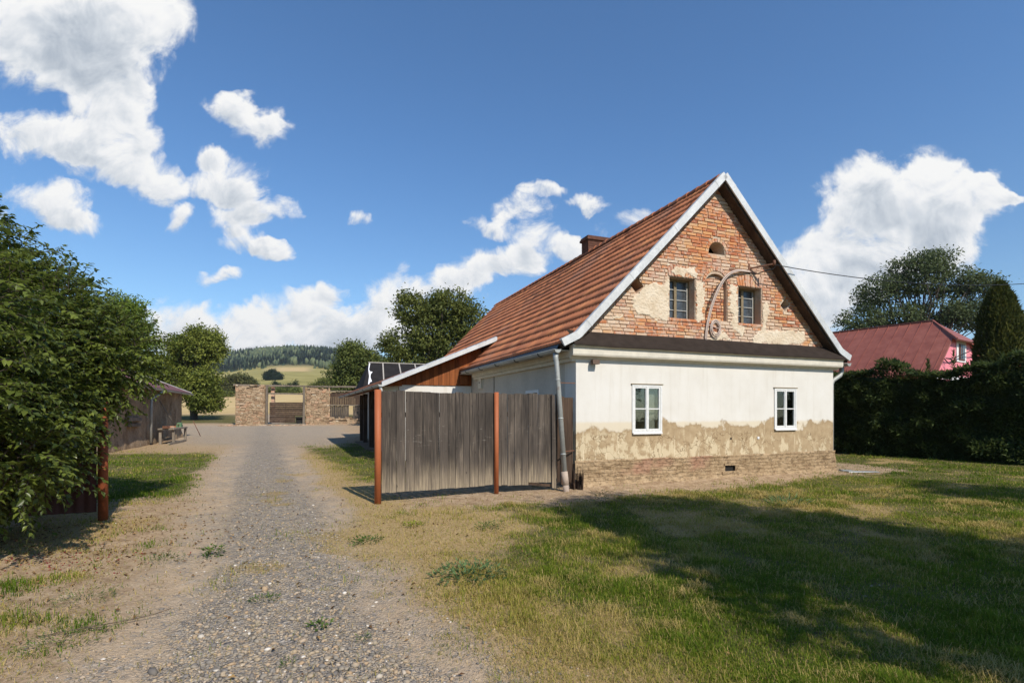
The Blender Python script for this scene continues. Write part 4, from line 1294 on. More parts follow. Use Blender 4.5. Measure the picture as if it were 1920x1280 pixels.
o = MB(); o.tube(smooth([(4.7, -.05, 4.98), (4.85, -.1, 4.93), (5.0, -.3, 4.98), (5.12, -.4, 5.02), (5.1, -.43, 5.15)]), .012, 6); GT(o.build('feed_wire', M['black'], CAB))

# ------------------------------------------------------------------ fence beside the house
FEN = thing('board_fence', 'grey weathered vertical board fence with orange posts left of the house', 'fence', (*l2w(-4.07, -.30), 0), YAW)
def planks(u0, v0, u1, v1, z0, z1, seedw=(.13, .19), skip=None, lowvar=.02, zbot=None):
    o = MB(); d = Vector((u1 - u0, v1 - v0)); L = d.length; d.normalize(); nrm = Vector((-d.y, d.x))
    s = 0
    while s < L - .02:
        w_ = rnd.uniform(*seedw); e = min(s + w_, L)
        if L - e < .06: e = L
        a = Vector((u0, v0)) + d * (s + .004); b = Vector((u0, v0)) + d * (e - .003)
        off = rnd.uniform(-.012, .012); zz0 = (z0 if zbot is None else zbot(s / L)) + rnd.uniform(-lowvar, lowvar) * .5; zz1 = z1 + rnd.uniform(-.018, .012)
        t = .022; tilt = rnd.uniform(-.004, .004)
        p = [(a + nrm * (off + tilt)), (b + nrm * (off - tilt)), (b + nrm * (off - tilt + t)), (a + nrm * (off + tilt + t))]
        lean = rnd.uniform(-.004, .004)
        o.hexa([(q.x, q.y, zz0 + rnd.uniform(-.006, .006)) for q in p] + [(q.x + lean, q.y, zz1 + rnd.uniform(-.004, .004)) for q in p], rnd.random())
        s = e
    return o
pA = (.0, .0); pB = (2.30, .29); pC = (3.55, .20)
planks(.07, .05, 2.30, .335, .17, 1.97).build('board_panel', M['board'], FEN)
planks(2.31, .335, 3.50, .235, .16, 1.965, zbot=lambda f: .145 + (.035 if f > .55 else .0) + (.02 if f > .85 else 0), seedw=(.10, .155)).build('board_panel', M['board'], FEN)
o = MB(); o.hexa([(3.47, .20, .06), (3.57, .19, .04), (3.57, .22, .04), (3.47, .23, .06), (3.46, .20, 1.95), (3.53, .20, 1.94), (3.53, .23, 1.94), (3.46, .23, 1.95)], .7); o.build('loose_board', M['board'], FEN)
o = MB(); o.box(3.62, 3.72, .33, .36, .15, 1.97, .3); o.box(3.725, 3.80, .30, .33, .1, 1.92, .8); o.box(3.81, 4.03, .36, .39, .1, 1.90, .5); o.build('dark_board', M['boarddark'], FEN)
o = MB()
o.bar((.05, .12, .55), (2.3, .40, .55), .05, .09); o.bar((2.3, .40, .55), (4.0, .42, .55), .05, .09); o.bar((.05, .12, 1.55), (2.3, .40, 1.55), .05, .09); o.bar((2.3, .40, 1.55), (4.0, .42, 1.55), .05, .09); o.bar((2.9, .30, .17), (3.5, .27, .10), .03, .05)
o.build('rail', M['boarddark'], FEN)
for (u_, v_, r_, h_) in ((0, 0, .058, 1.99), (2.30, .285, .045, 1.985)):
    o = MB(); o.tube([(u_, v_, -.05), (u_, v_, h_)], r_, 18); o.build('post', M['ironred'], FEN)

# ------------------------------------------------------------------ left gate wing
GF = thing('sheet_fence', 'dark brown sheet fence with rusty orange post under the cherry tree', 'fence', (*l2w(-8.02, -.22), 0), YAW)
o = MB(); o.tube([(0, 0, -.05), (0, 0, 1.75)], .062, 18); o.build('post', M['ironold'], GF)
na = 240; xs_ = np.linspace(-.10, -6.5, na); vs = []
for z_ in (.12, 1.65):
    for x_ in xs_: vs.append((x_, .05 + .018 * math.sin(x_ * 2 * math.pi / .14), z_))
ii = np.arange(len(vs)).reshape(2, na)
o = np.stack([ii[:-1, :-1].ravel(), ii[:-1, 1:].ravel(), ii[1:, 1:].ravel(), ii[1:, :-1].ravel()], 1)
link('corrugated_panel', npmesh('corrugated_panel', np.array(vs), o, smooth=True), M['sheetbrown'], GF)
o = MB(); o.bar((-.05, .09, .5), (-6.5, .09, .5), .04, .06); o.bar((-.05, .09, 1.4), (-6.5, .09, 1.4), .04, .06); o.build('rail', M['sheetbrown'], GF)

# ------------------------------------------------------------------ foliage
def leafmesh(name, c, d, nrm, ln, wd, tone, fold=.35):
    n = len(c)
    d = d / np.linalg.norm(d, axis=1, keepdims=True)
    s = np.cross(d, nrm); s /= (np.linalg.norm(s, axis=1, keepdims=True) + 1e-9); nn = np.cross(s, d)
    ln = np.broadcast_to(ln, (n,))[:, None]; wd = np.broadcast_to(wd, (n,))[:, None]
    m = c + d * ln * .45 + nn * wd * fold * .6
    V_ = np.stack([c, m - s * wd * .5, c + d * ln - nn * ln * .12, m + s * wd * .5, c + d * ln * .48 - nn * wd * fold * .15], 1).reshape(-1, 3)
    k = np.arange(n)[:, None] * 5
    F_ = np.concatenate([k + np.array([[0, 4, 1]]), k + np.array([[1, 4, 2]]), k + np.array([[2, 4, 3]]), k + np.array([[3, 4, 0]])], 0)
    return npmesh(name, V_, F_, np.repeat(tone, 5))


def blobpts(blobs, n, inner=.35):
    b = np.array(blobs, float)      # x,y,z,rx,ry,rz
    w_ = (b[:, 3] * b[:, 4] + b[:, 4] * b[:, 5] + b[:, 3] * b[:, 5]); w_ /= w_.sum()
    i = R.choice(len(b), n, p=w_)
    d = R.normal(size=(n, 3)); d /= np.linalg.norm(d, axis=1, keepdims=True)
    r = (inner + (1 - inner) * R.random(n) ** .6)[:, None] * R.uniform(.85, 1.12, (n, 1))
    return b[i, :3] + d * b[i, 3:6] * r, d, i


def clump_leaves(blobs, nc, per, cr, ln, wd, flat=.7, inner=.4, drop=.1, shade=.55):
    c, d, bi = blobpts(blobs, nc, inner)
    n = nc * per
    off = R.normal(size=(nc, per, 3)) * cr; off[..., 2] *= flat
    P = (c[:, None] + off).reshape(-1, 3)
    D = np.repeat(d, per, 0)
    ax = D * .5 + R.normal(size=(n, 3)) * .8; ax[:, 2] -= drop
    nr_ = np.array([0, 0, 1.0]) * .9 + D * .5 + R.normal(size=(n, 3)) * .45
    ct = np.repeat(R.random(nc), per)
    tone = np.clip(shade * ct + (1 - shade) * R.random(n), 0, 1)
    return P, ax, nr_, ln * R.uniform(.7, 1.25, n), wd * R.uniform(.7, 1.25, n), tone, c


def limbs(name, base, fork, tips, r0, mat, parent, rnd_=.25, n=7):
    o = MB()
    base = Vector(base); fork = Vector(fork)
    mid = base.lerp(fork, .5) + Vector((rnd.uniform(-1, 1), rnd.uniform(-1, 1), 0)) * r0 * .6
    o.tube([base - Vector((0, 0, .15)), base + Vector((0, 0, .08)), mid, fork], [r0 * 1.35, r0 * 1.1, r0 * .9, r0 * .75], n + 2)
    for t in tips:
        t = Vector(t); L = (t - fork).length
        s = fork.lerp(base, rnd.uniform(0, .25))
        m1 = s.lerp(t, .35) + Vector((rnd.uniform(-1, 1), rnd.uniform(-1, 1), rnd.uniform(0, 1))) * L * rnd_ * .4
        m2 = s.lerp(t, .7) + Vector((rnd.uniform(-1, 1), rnd.uniform(-1, 1), rnd.uniform(0, 1))) * L * rnd_ * .3
        k = rnd.uniform(.35, .55)
        o.tube([s, m1, m2, t], [r0 * k, r0 * k * .7, r0 * k * .42, r0 * .08], n - 1)
    return o.build(name, mat, parent)


def tree(name, label, cat, base, blobs, mat, nc, per, cr, ln, wd, r0, fork_h, bark='bark', group=None, flat=.7, inner=.4, drop=.1, ntips=40, shade=.55):
    """blobs in coordinates relative to the base"""
    t = thing(name, label, cat, base, 0, group)
    P, ax, nr_, l_, w_, tone, c = clump_leaves(blobs, nc, per, cr, ln, wd, flat, inner, drop, shade)
    link('crown', leafmesh('crown', P, ax, nr_, l_, w_, tone), mat, t)
    idx = R.choice(len(c), min(ntips, len(c)), False)
    cc = np.array(blobs)[:, :3].mean(0)
    tips = [tuple(c[i] * .9 + cc * .1) for i in idx]
    limbs('trunk', (0, 0, 0), (cc[0] * .25, cc[1] * .25, fork_h), tips, r0, M[bark], t)
    return t


# --- the big cherry at left, leaves along drooping twigs
CH = thing('cherry_tree', 'large dark leafy cherry tree overhanging the brown fence at left', 'tree', (-7.9, 7.7, 0))
cb = [(-6.75, 7.1, 2.55, .95, 1.0, 1.05), (-6.45, 7.3, 2.05, .46, .7, .68), (-6.95, 6.9, 1.5, .95, .9, .75), (-7.35, 7.0, 3.7, .62, .8, .72), (-6.5, 6.95, 1.3, .38, .5, .38),
      (-6.5, 7.4, 2.7, .40, .6, .40), (-6.5, 5.35, 2.0, .85, .9, .9), (-6.9, 4.9, 1.6, .9, 1.0, .9), (-7.9, 8.2, 2.8, 1.2, 1.3, 1.4), (-6.7, 8.3, 2.5, .75, .9, .8), (-6.75, 6.45, .95, .55, .6, .42),
      (-6.0, 6.3, 2.0, .48, .5, .6), (-5.75, 6.4, 1.5, .3, .36, .3), (-5.8, 6.2, 2.35, .34, .4, .38), (-6.05, 6.6, 1.0, .42, .4, .3), (-6.05, 6.9, 1.62, .26, .3, .28),
      (-5.15, 5.25, 1.15, .42, .6, .36), (-5.15, 4.6, 1.9, .5, .5, .6), (-5.6, 5.6, 1.5, .55, .6, .6), (-5.6, 5.1, 2.6, .6, .6, .7), (-6.1, 6.0, .8, .6, .6, .4)]
def twig_tree(parent, blobs, ntw, per, L, ln, wd, mat, bark, base, up=.25, droop=.5):
    c, d, bi = blobpts(blobs, ntw, .45)
    bs = np.array(base)
    td = d * .8 + R.normal(size=(ntw, 3)) * .45; td[:, 2] += up; td /= np.linalg.norm(td, axis=1, keepdims=True)
    Ls = L * R.uniform(.6, 1.3, ntw)
    f = (np.arange(per) + .5) / per
    # twig bends down towards its tip
    P = c[:, None] + td[:, None] * (Ls[:, None, None] * f[None, :, None])
    P[..., 2] -= (droop * Ls[:, None] * f[None] ** 2 * .55)
    n = ntw * per
    side = np.where(np.arange(per) % 2 == 0, 1.0, -1.0)
    sx = np.cross(td, np.array([0, 0, 1.0])); sx /= (np.linalg.norm(sx, axis=1, keepdims=True) + 1e-6)
    ax = td[:, None] * .55 + sx[:, None] * side[None, :, None] * .75 + R.normal(size=(ntw, per, 3)) * .28
    ax[..., 2] -= .42
    nr_ = np.array([0, 0, 1.0]) + R.normal(size=(ntw, per, 3)) * .38 + td[:, None] * .3
    tone = np.clip(.5 * R.random(ntw)[:, None] + .5 * R.random((ntw, per)), 0, 1)
    ln_ = ln * R.uniform(.65, 1.2, n)
    link('crown', leafmesh('crown', P.reshape(-1, 3) - bs, ax.reshape(-1, 3), nr_.reshape(-1, 3), ln_, ln_ * wd, tone.ravel()), mat, parent)
    # twigs as thin three-sided sticks
    a = c - td * Ls[:, None] * .25; b = P[:, per // 2]; e = P[:, -1]
    s1 = sx * .0045; s2 = np.cross(sx, td) * .0045
    V_ = np.stack([a + s1 * 1.4, a - s1 * .7 + s2, a - s1 * .7 - s2, b + s1, b - s1 * .5 + s2 * .8, b - s1 * .5 - s2 * .8, e], 1).reshape(-1, 3) - bs
    k = np.arange(ntw)[:, None] * 7
    F_ = np.concatenate([k + np.array([q]) for q in ([0, 1, 4], [0, 4, 3], [1, 2, 5], [1, 5, 4], [2, 0, 3], [2, 3, 5], [3, 4, 6], [4, 5, 6], [5, 3, 6])], 0)
    link('twigs', npmesh('twigs', V_, F_, np.full(len(V_), .5)), M[bark], parent)
    tips = [tuple(c[i] - bs) for i in R.choice(ntw, 45, False)]
    return tips
tips = twig_tree(CH, cb, 6200, 17, .42, .088, .50, M['cherry'], 'barkdark', (-7.9, 7.7, 0))
limbs('trunk', (0, 0, 0), (.25, -.1, 1.5), tips, .15, M['barkdark'], CH)

# --- lighter tree behind it
b0 = (-30.9, 37.5, .1)
tree('ash_tree', 'light green feathery young tree behind the dark cherry', 'tree', b0,
     [(q[0] * 1.8, q[1] * 1.8, q[2] * 1.8 + .6, q[3] * 1.8, q[4] * 1.8, q[5] * 1.8) for q in ((1.2, 0, 3.2, 1.3, 1.2, 1.4), (1.5, 0, 4.3, .8, .8, .9), (1.75, .2, 3.3, .75, .8, 1.4), (.3, 0, 3.4, 1.2, 1.2, 1.6), (-.9, 0, 3.0, 1.2, 1.2, 1.6), (1.85, 0, 4.5, .3, .3, .7), (1.2, 0, 4.9, .3, .3, .5), (-.2, 0, 1.8, 1.4, 1, 1.0))],
     M['ash'], 1200, 26, .28, .30, .095, .2, 2.6, drop=-.1, ntips=30, inner=.35)
# --- walnut by the yard
tree('walnut_tree', 'rounded green walnut tree with two stacked crown lobes beside the yard', 'tree', (-37.0, 60.0, float(hgt(-37.0, 60.0)) - .1),
     [(.2, 0, 8.6, 2.8, 2.8, 2.0), (1.2, 0, 9.6, 1.7, 1.7, 1.3), (-1.2, 0, 8.2, 1.8, 1.8, 1.5), (2.2, 0, 8.0, 1.3, 1.4, 1.4), (.9, -.8, 3.6, 2.1, 2.1, 1.9), (1.6, -1, 5.0, 1.8, 1.8, 1.1), (-2.3, -.6, 4.6, 2.4, 2.2, 1.7), (-1.9, 0, 6.4, 1.9, 1.8, 1.0), (1.6, -.5, 2.4, 1.6, 1.6, 1.3), (-4.2, 0, 5.6, 2.0, 2.0, 2.0)],
     M['walnut'], 720, 46, .36, .34, .17, .38, 4.2, 'barkdark', drop=.15, inner=.55, shade=.7)
# --- trees behind the lean-to
tree('oak_tree', 'tall broad dark green tree behind the lean-to roof', 'tree', (-6.9, 45.0, .1),
     [(0, 0, 8.6, 2.3, 2.3, 2.2), (-1.6, 0, 10.3, 1.7, 1.7, 1.5), (1.4, 0, 10.4, 2.1, 2.0, 1.6), (3.0, 0, 9.3, 1.6, 1.6, 1.8), (-2.7, 0, 7.6, 1.6, 1.6, 1.3), (2.2, 0, 7.2, 2.4, 2.2, 1.7), (-1.6, 0, 6.0, 2.2, 2, 1.4), (-4.2, 0, 7.3, .7, .7, .4), (.6, 0, 11.5, .9, .9, .7), (-2.0, 0, 11.5, .8, .8, .6), (3.9, 0, 10.3, .6, .6, .5), (0, 0, 4.8, 3.6, 2.5, 1.2)],
     M['oak'], 820, 40, .34, .30, .15, .35, 3.6, 'barkdark', drop=.2, inner=.5, shade=.65, ntips=60)
tree('maple_tree', 'bushy mid green tree left of the tarred roof', 'tree', (-18.3, 60.0, .6),
     [(0, 0, 6.6, 2.2, 2.2, 1.8), (-.3, 0, 8.0, 1.5, 1.5, 1.1), (1.4, 0, 6.6, 1.6, 1.6, 1.6), (-1.7, 0, 5.4, 1.4, 1.4, 1.3), (.3, 0, 4.6, 2.4, 2.2, 1.4), (2.4, 0, 5.2, 1.9, 1.8, 1.3), (4.2, 0, 5.6, 1.7, 1.7, 1.0), (5.5, .5, 5.0, 1.8, 1.6, 1.3), (3.2, 0, 6.6, 1.1, 1.1, .9)],
     M['maple'], 620, 40, .36, .32, .16, .3, 2.8, 'barkdark', drop=.15, inner=.5, shade=.6)
# --- tree beyond the pink house
tree('robinia_tree', 'large open crowned dark tree behind the pink house', 'tree', (47.0, 60.0, 0),
     [(0.2, 0, 17.6, 3.2, 3.0, 2.4), (2.0, 0, 19.0, 2.0, 2.0, 1.3), (-4.2, 0, 15.6, 2.3, 2.3, 1.6), (-6.6, 0, 12.2, 2.2, 2.2, 1.2), (4.8, 0, 16.6, 2.5, 2.4, 1.7), (7.4, 0, 16.2, 2.0, 2.0, 1.3), (-2.2, 0, 12.6, 2.6, 2.2, 1.5), (2.6, 0, 13.2, 2.8, 2.6, 1.5), (6.6, 0, 13.0, 3.0, 2.6, 1.7), (9.6, 0, 12.0, 2.2, 2.2, 1.2), (-5.5, 0, 14.0, 1.4, 1.4, .8), (-4.6, 0, 10.2, 2.4, 2.4, .9), (0, 0, 10.4, 3, 2.5, .9)],
     M['acacia'], 900, 34, .48, .36, .17, .30, 7.0, 'barkdark', drop=.05, inner=.55, flat=.5, ntips=110, shade=.6)
tree('lime_tree', 'dark tree peeping out at the right edge behind the thuja', 'tree', (64.0, 62.0, 0),
     [(0, 0, 9.5, 2.5, 2.5, 2.2), (-1.2, 0, 12.2, 1.4, 1.4, 1.0), (1, 0, 13, 2, 2, 1.4)], M['acacia'], 160, 34, .4, .36, .17, .35, 5.0, 'barkdark', ntips=16)
# trees standing to the right of and behind the camera throw the lawn shadows
tree('garden_tree', 'tall garden tree at the right edge of the lawn', 'tree', (8.2, -1.0, 0),
     [(0, 0, 6.3, 2.3, 2.3, 2.6), (0, 0, 8.4, 1.8, 1.8, 1.8), (.3, 0, 4.3, 2.3, 2.3, 1.8), (-.3, .2, 9.7, 1.0, 1.0, 1.0), (.5, -.3, 2.6, 1.9, 1.9, 1.2)], M['oak'], 1300, 36, .22, .24, .12, .2, 3.0, 'barkdark', inner=.2, ntips=20)
tree('garden_tree', 'slender garden tree beyond the right edge of the picture', 'tree', (14.6, 2.2, 0),
     [(0, 0, 6.0, 1.4, 1.4, 2.0), (.2, 0, 8.2, 1.1, 1.1, 1.4), (0, .2, 4.0, 1.3, 1.3, 1.6)], M['oak'], 420, 34, .22, .2, .10, .15, 2.6, 'barkdark', inner=.3, ntips=16)

# --- spruce hedge
HL = Vector((11.0, 21.9, 0)); HRr = Vector((20.5, 8.2, 0))
HED = thing('spruce_hedge', 'tall dark clipped spruce hedge along the right side of the lawn', 'hedge', (HL.x, HL.y, 0))
hd = (HRr - HL); HLEN = hd.length; hd.normalize(); hn = Vector((hd.y, -hd.x, 0))     # hn faces the far side or lawn
if hn.dot(Vector((-1, -1, 0))) < 0: hn = -hn
n = 52000
s_ = R.uniform(0, HLEN, n)
topn = 3.05 + .5 * (fbm(s_ * .55, s_ * 0, 3, 3) - .5) + .30 * (vnoise(s_ * 1.1, s_ * 0, 19) - .5) + .7 * np.clip(vnoise(s_ * 2.0, s_ * 0, 9) - .62, 0, 1) * 2
zz = topn * R.random(n) ** .85
bulge = .25 * (fbm(s_ * .8, zz * .9, 17, 3) - .5) * 2 + .34 * (fbm(s_ * 2.1, zz * 2.4, 23, 3) - .5) * 2
dep = R.random(n); dep = np.where(R.random(n) < .8, np.abs(R.normal(0, .10, n)), dep * 1.2)
thick = dep - bulge - .25 * sst(2.3, 3.2, zz) * -1
topm = R.random(n) < .16
zz = np.where(topm, topn - np.abs(R.normal(0, .08, n)), zz); thick = np.where(topm, R.uniform(0, 1.3, n), thick)
P = np.stack([hd.x * s_ - hn.x * thick, hd.y * s_ - hn.y * thick, zz], 1)
ax = np.array([hn.x, hn.y, .15]) * .8 + R.normal(size=(n, 3)) * .55
ax[:, 2] += .25
nr_ = np.array([0, 0, 1.0]) + R.normal(size=(n, 3)) * .5
cl = fbm(s_ * 2.2, zz * 2.6, 37, 2)
tone = np.clip(.10 + .75 * sst(.4, .75, cl) * R.random(n) + .12 * R.random(n) + 1.6 * np.clip(-thick - .02, 0, .4) * R.random(n), 0, 1)
hl = leafmesh('foliage', P, ax, nr_, R.uniform(.13, .26, n), R.uniform(.035, .07, n), tone, .2)
link('foliage', hl, M['spruce'], HED)
# pointed leaders on the top
ps = []; pa = []; 
for s0, hgt_ in ((2.6, .55), (4.0, .35), (5.3, .42), (6.0, .8), (7.2, .45), (8.3, .55), (9.3, .75), (10.8, .4), (12.6, .5), (14, .4)):
    z0 = 3.0 + .5 * (float(fbm(np.array([s0 * .55]), np.array([0.0]), 3, 3)[0]) - .5)
    for k in range(150):
        f = rnd.random() ** .8; a = rnd.uniform(0, 2 * math.pi); r_ = (1 - f) * .02
        ps.append((hd.x * s0 - hn.x * .45 + r_ * math.cos(a), hd.y * s0 - hn.y * .45 + r_ * math.sin(a), z0 - .2 + f * (hgt_ + .2))); pa.append((math.cos(a) * (1.1 - f * .6), math.sin(a) * (1.1 - f * .6), .45 + f))
ps = np.array(ps); pa = np.array(pa); n = len(ps)
link('leading_shoots', leafmesh('leading_shoots', ps, pa, np.array([0, 0, 1.0]) + R.normal(size=(n, 3)) * .3, R.uniform(.08, .20, n), R.uniform(.015, .03, n), R.random(n) * .7), M['spruce'], HED)
o = MB()
na, nb_ = 60, 14
ss = np.linspace(-.2, HLEN + .2, na)
for side in (0, 1):
    pass
A2, B2 = np.meshgrid(ss, np.linspace(0, 1, nb_))
tz = 2.80 + .5 * (fbm(A2 * .55, A2 * 0, 3, 3) - .5)
zz = B2 * tz; bl = .25 * (fbm(A2 * .8, zz * .9, 17, 3) - .5) * 2
vs = []
for th in (.16, 1.15):
    tt = th - bl * (1 if th < .5 else -1)
    vs.append(np.stack([hd.x * A2 - hn.x * tt, hd.y * A2 - hn.y * tt, zz], 2).reshape(-1, 3))
vs = np.concatenate(vs)
ii = np.arange(na * nb_).reshape(nb_, na); q = np.stack([ii[:-1, :-1].ravel(), ii[:-1, 1:].ravel(), ii[1:, 1:].ravel(), ii[1:, :-1].ravel()], 1)
topq = np.stack([ii[-1, :-1], ii[-1, 1:], ii[-1, 1:] + na * nb_, ii[-1, :-1] + na * nb_], 1)
endq = np.concatenate([np.stack([ii[:-1, e], ii[1:, e], ii[1:, e] + na * nb_, ii[:-1, e] + na * nb_], 1) for e in (0, -1)])
link('blocking_core', npmesh('blocking_core', vs, np.concatenate([q, q + na * nb_, topq, endq]), np.full(len(vs), .02)), M['spruce'], HED)  # closed dark core added inside the foliage to block light

# --- thuja column
TH = thing('thuja_tree', 'slim dark columnar thuja rising above the hedge', 'tree', (18.0, 19.0, 0))
n = 15000
z_ = 6.3 * R.random(n) ** .8; prof_ = np.interp(z_, [0, 1.5, 3.5, 5.0, 5.7, 6.3], [.62, .68, .68, .55, .36, .05])
a = R.uniform(0, 2 * math.pi, n); lob = 1 + .16 * (fbm(np.cos(a) * 1.6 + 5, np.sin(a) * 1.6 + z_ * .5, 51, 3) - .5) * 2
rr = prof_ * lob * (1 - np.abs(R.normal(0, .09, n)))
P = np.stack([rr * np.cos(a), rr * np.sin(a), z_], 1)
ax = np.stack([np.cos(a) * .5, np.sin(a) * .5, np.full(n, .9)], 1) + R.normal(size=(n, 3)) * .3
nr_ = np.stack([np.cos(a), np.sin(a), a * 0 + .3], 1) + R.normal(size=(n, 3)) * .4
cl = fbm(np.cos(a) * 2 + z_ * .4, np.sin(a) * 2 + z_ * 1.3, 57, 3)
tone = np.clip(.08 + .9 * sst(.42, .75, cl) * R.random(n) + .1 * R.random(n), 0, 1)
link('foliage', leafmesh('foliage', P, ax, nr_, R.uniform(.10, .24, n), R.uniform(.04, .08, n), tone, .2), M['thuja'], TH)
o = MB(); o.tube([(0, 0, 0), (0, 0, 2), (0, 0, 3.5), (0, 0, 5), (0, 0, 5.9)], [.48, .53, .53, .4, .18], 12, .02); o.build('blocking_core', M['thuja'], TH)  # dark core added inside the sprays, like the hedge's

# ------------------------------------------------------------------ neighbour houses
PY = math.atan2(.5528, .8333)
PK = thing('pink_house', 'pink rendered house with dark red sheet metal roof behind the hedge', 'house', (24.7, 30.0, 0), PY)
# local x across the gable, y along the ridge away from it
o = MB(); o.box(0, 8.1, 0, 18, 0, 4.05); wl = o.build('wall', M['pink'], PK)
o = MB()
zr = lambda x: 4.05 + .855 * min(x, 8.1 - x)
o.prism([(0.0, 4.051), (8.1, 4.051), (5.50, 6.27), (2.6, 6.27)], lambda a, b, c: (a, c + .02, b), 0, .25); o.build('gable', M['pink'], PK)
o = MB(); o.box(-.02, 8.12, -.05, -.0, 3.93, 4.10); o.build('frieze', M['pinkdark'], PK)
o = MB(); o.box(0.0, 8.1, -.03, -.001, 3.55, 3.80); o.build('frieze_band', M['whitepaint'], PK)
o = MB()
RZ = 7.5; HX = 4.05; wv = 1.38
E0, E1 = -.35, 8.45
ze = 4.05 - .3
o.add([(E0, -.12, ze), (2.45, -.12, 6.17), (HX, wv, RZ), (HX, 18, RZ), (E0, 18, ze)], [(0, 1, 2, 3, 4)])
o.add([(E1, -.12, ze), (5.65, -.12, 6.17), (HX, wv, RZ), (HX, 18, RZ), (E1, 18, ze)], [(0, 4, 3, 2, 1)])
o.add([(2.05, -.42, 5.98), (6.05, -.42, 5.98), (HX, wv, RZ + .002)], [(0, 1, 2)])
pr_ = o.build('roof', M['seam'], PK)
so = pr_.modifiers.new('thickness', 'SOLIDIFY'); so.thickness = .1; so.offset = -1
o = MB()
for k in range(28):
    y = .1 + .62 * k
    o.bar((E0 + .02, y, ze + .03), (HX - (.0 if y > wv else (wv - y) * 1.05), max(y, y), RZ + .03 if y > wv else RZ + .03 - (wv - y) * .9), .035, .04)
o.bar((HX, wv, RZ + .04), (HX, 18, RZ + .04), .16, .06); o.bar((HX, wv, RZ + .03), (2.1, -.40, 6.02), .09, .05)
o.build('standing_seam', M['seam'], pr_)
o = MB(); o.box(3.35, 5.05, -.03, .015, 4.72, 6.05); sr = o.build('window_surround', M['whitepaint'], PK)
o = MB(); o.box(3.68, 4.72, -.06, -.031, 4.82, 5.85); o.build('window_frame', M['brownwood'], sr)
o = MB(); o.box(3.98, 4.12, -.075, -.061, 4.9, 5.78); o.box(4.26, 4.66, -.07, -.061, 4.9, 5.78); o.build('pane', M['dustglass'], sr)
o = MB(); o.tube(smooth([(1.0, -.1, 4.75), (1.35, -.25, 4.45), (1.5, -.3, 4.7), (1.1, -.15, 4.78), (2.0, -.3, 4.85), (5.0, -.6, 5.6), (9, -1.5, 6.6)]), .03, 6); o.build('service_cable', M['black'], PK)

RH = thing('red_roofed_house', 'neighbouring house with orange red tiled roof behind the thuja', 'house', (41.0, 44.0, 0), math.radians(10))
o = MB(); o.box(-2, 12, 0, 8, 0, 4.6); o.build('wall', M['whitepaint'], RH)
o = MB(); o.hexa([(-2.6, -.5, 4.4), (12.6, -.5, 4.4), (12.6, 4, 8.3), (-2.6, 4, 8.3), (-2.6, -.5, 4.3), (12.6, -.5, 4.3), (12.6, 4, 8.2), (-2.6, 4, 8.2)])
o.hexa([(-2.6, 4.01, 8.3), (12.6, 4.01, 8.3), (12.6, 8.5, 4.4), (-2.6, 8.5, 4.4), (-2.6, 4.01, 8.2), (12.6, 4.01, 8.2), (12.6, 8.5, 4.3), (-2.6, 8.5, 4.3)])
M['redtile'] = m_plain('orange_red_tile', (.40, .085, .055), .8, .2, 3)
o.build('roof', M['redtile'], RH)

# power line
PO = thing('utility_pole', 'grey utility pole on the neighbouring plot', 'pole', (26.1, 19.7, 0))
o = MB(); o.tube([(0, 0, 0), (0, 0, 8.4)], [.14, .1], 12); o.build('pole', M['beam'], PO)
o = MB(); o.bar((-.5, 0, 8.0), (.5, 0, 8.0), .08); o.build('crossarm', M['beam'], PO)
px0, py0 = l2w(5.22, -.30)
pts = [(px0 + t * 10.2, py0 + t * 3.7, 5.14 - .5 * t + 1.0 * t * t) for t in np.linspace(0, 2, 33)]
o = MB(); o.tube(pts, .011, 5)
tag(o.build('power_line', M['black']), 'thin black overhead wire running right from the brick gable', 'wire')

# ------------------------------------------------------------------ left shed
SH = thing('mud_shed', 'low mud plastered shed with brown red roof left of the drive', 'shed', (*l2w(-12.5, 12.0), 0), YAW)
# local x: -u side behind, y: along v
SL_ = 15.3
sm = lambda a, b, c: (-c, a, b)
o = MB()
na, nb_ = 150, 30
A2, B2 = np.meshgrid(np.linspace(0, SL_, na), np.linspace(-.1, 2.75, nb_))
ou = (fbm(A2 * 1.1, B2 * .9, 61, 4) - .5) * .22 + (fbm(A2 * 5, B2 * 4, 67, 3) - .5) * .07
ou = ou + .08 * sst(.5, 0, B2)
nichem = inpoly(A2, B2, [(10.75, .75), (11.95, .75), (11.95, 2.0), (11.6, 2.3), (11.1, 2.3), (10.75, 2.0)])
ou = np.where(nichem, ou - .28, ou)
crev = inpoly(A2, B2, [(13.35, .55), (13.7, .55), (13.7, 1.75), (13.35, 1.7)]) | inpoly(A2, B2, [(12.7, 1.5), (12.85, 1.5), (12.85, 2.1), (12.7, 2.0)])
ou = np.where(crev, ou - .5, ou)
vs = np.stack([ou.ravel(), A2.ravel(), B2.ravel()], 1)
ii = np.arange(na * nb_).reshape(nb_, na); q = np.stack([ii[:-1, :-1].ravel(), ii[:-1, 1:].ravel(), ii[1:, 1:].ravel(), ii[1:, :-1].ravel()], 1)
link('wall', npmesh('wall', vs, q, smooth=False), M['mud'], SH)
o = MB(); o.box(-5, -.25, SL_ - .35, SL_ + .02, -.1, 2.7); o.box(-5, -.6, .01, .3, -.1, 2.7); o.box(-5.3, -5, .01, SL_, -.1, 2.7); o.prism([(-5.2, 2.701), (-.2, 2.701), (-2.6, 3.95)], lambda a, b, c: (a, c, b), SL_ - .3, SL_ - .02); o.build('end_wall', M['mud'], SH)
o = MB()
o.hexa([(.45, -.4, 2.78), (.45, SL_ + .4, 2.78), (-2.6, SL_ + .4, 4.05), (-2.6, -.4, 4.05), (.45, -.4, 2.72), (.45, SL_ + .4, 2.72), (-2.6, SL_ + .4, 3.99), (-2.6, -.4, 3.99)])
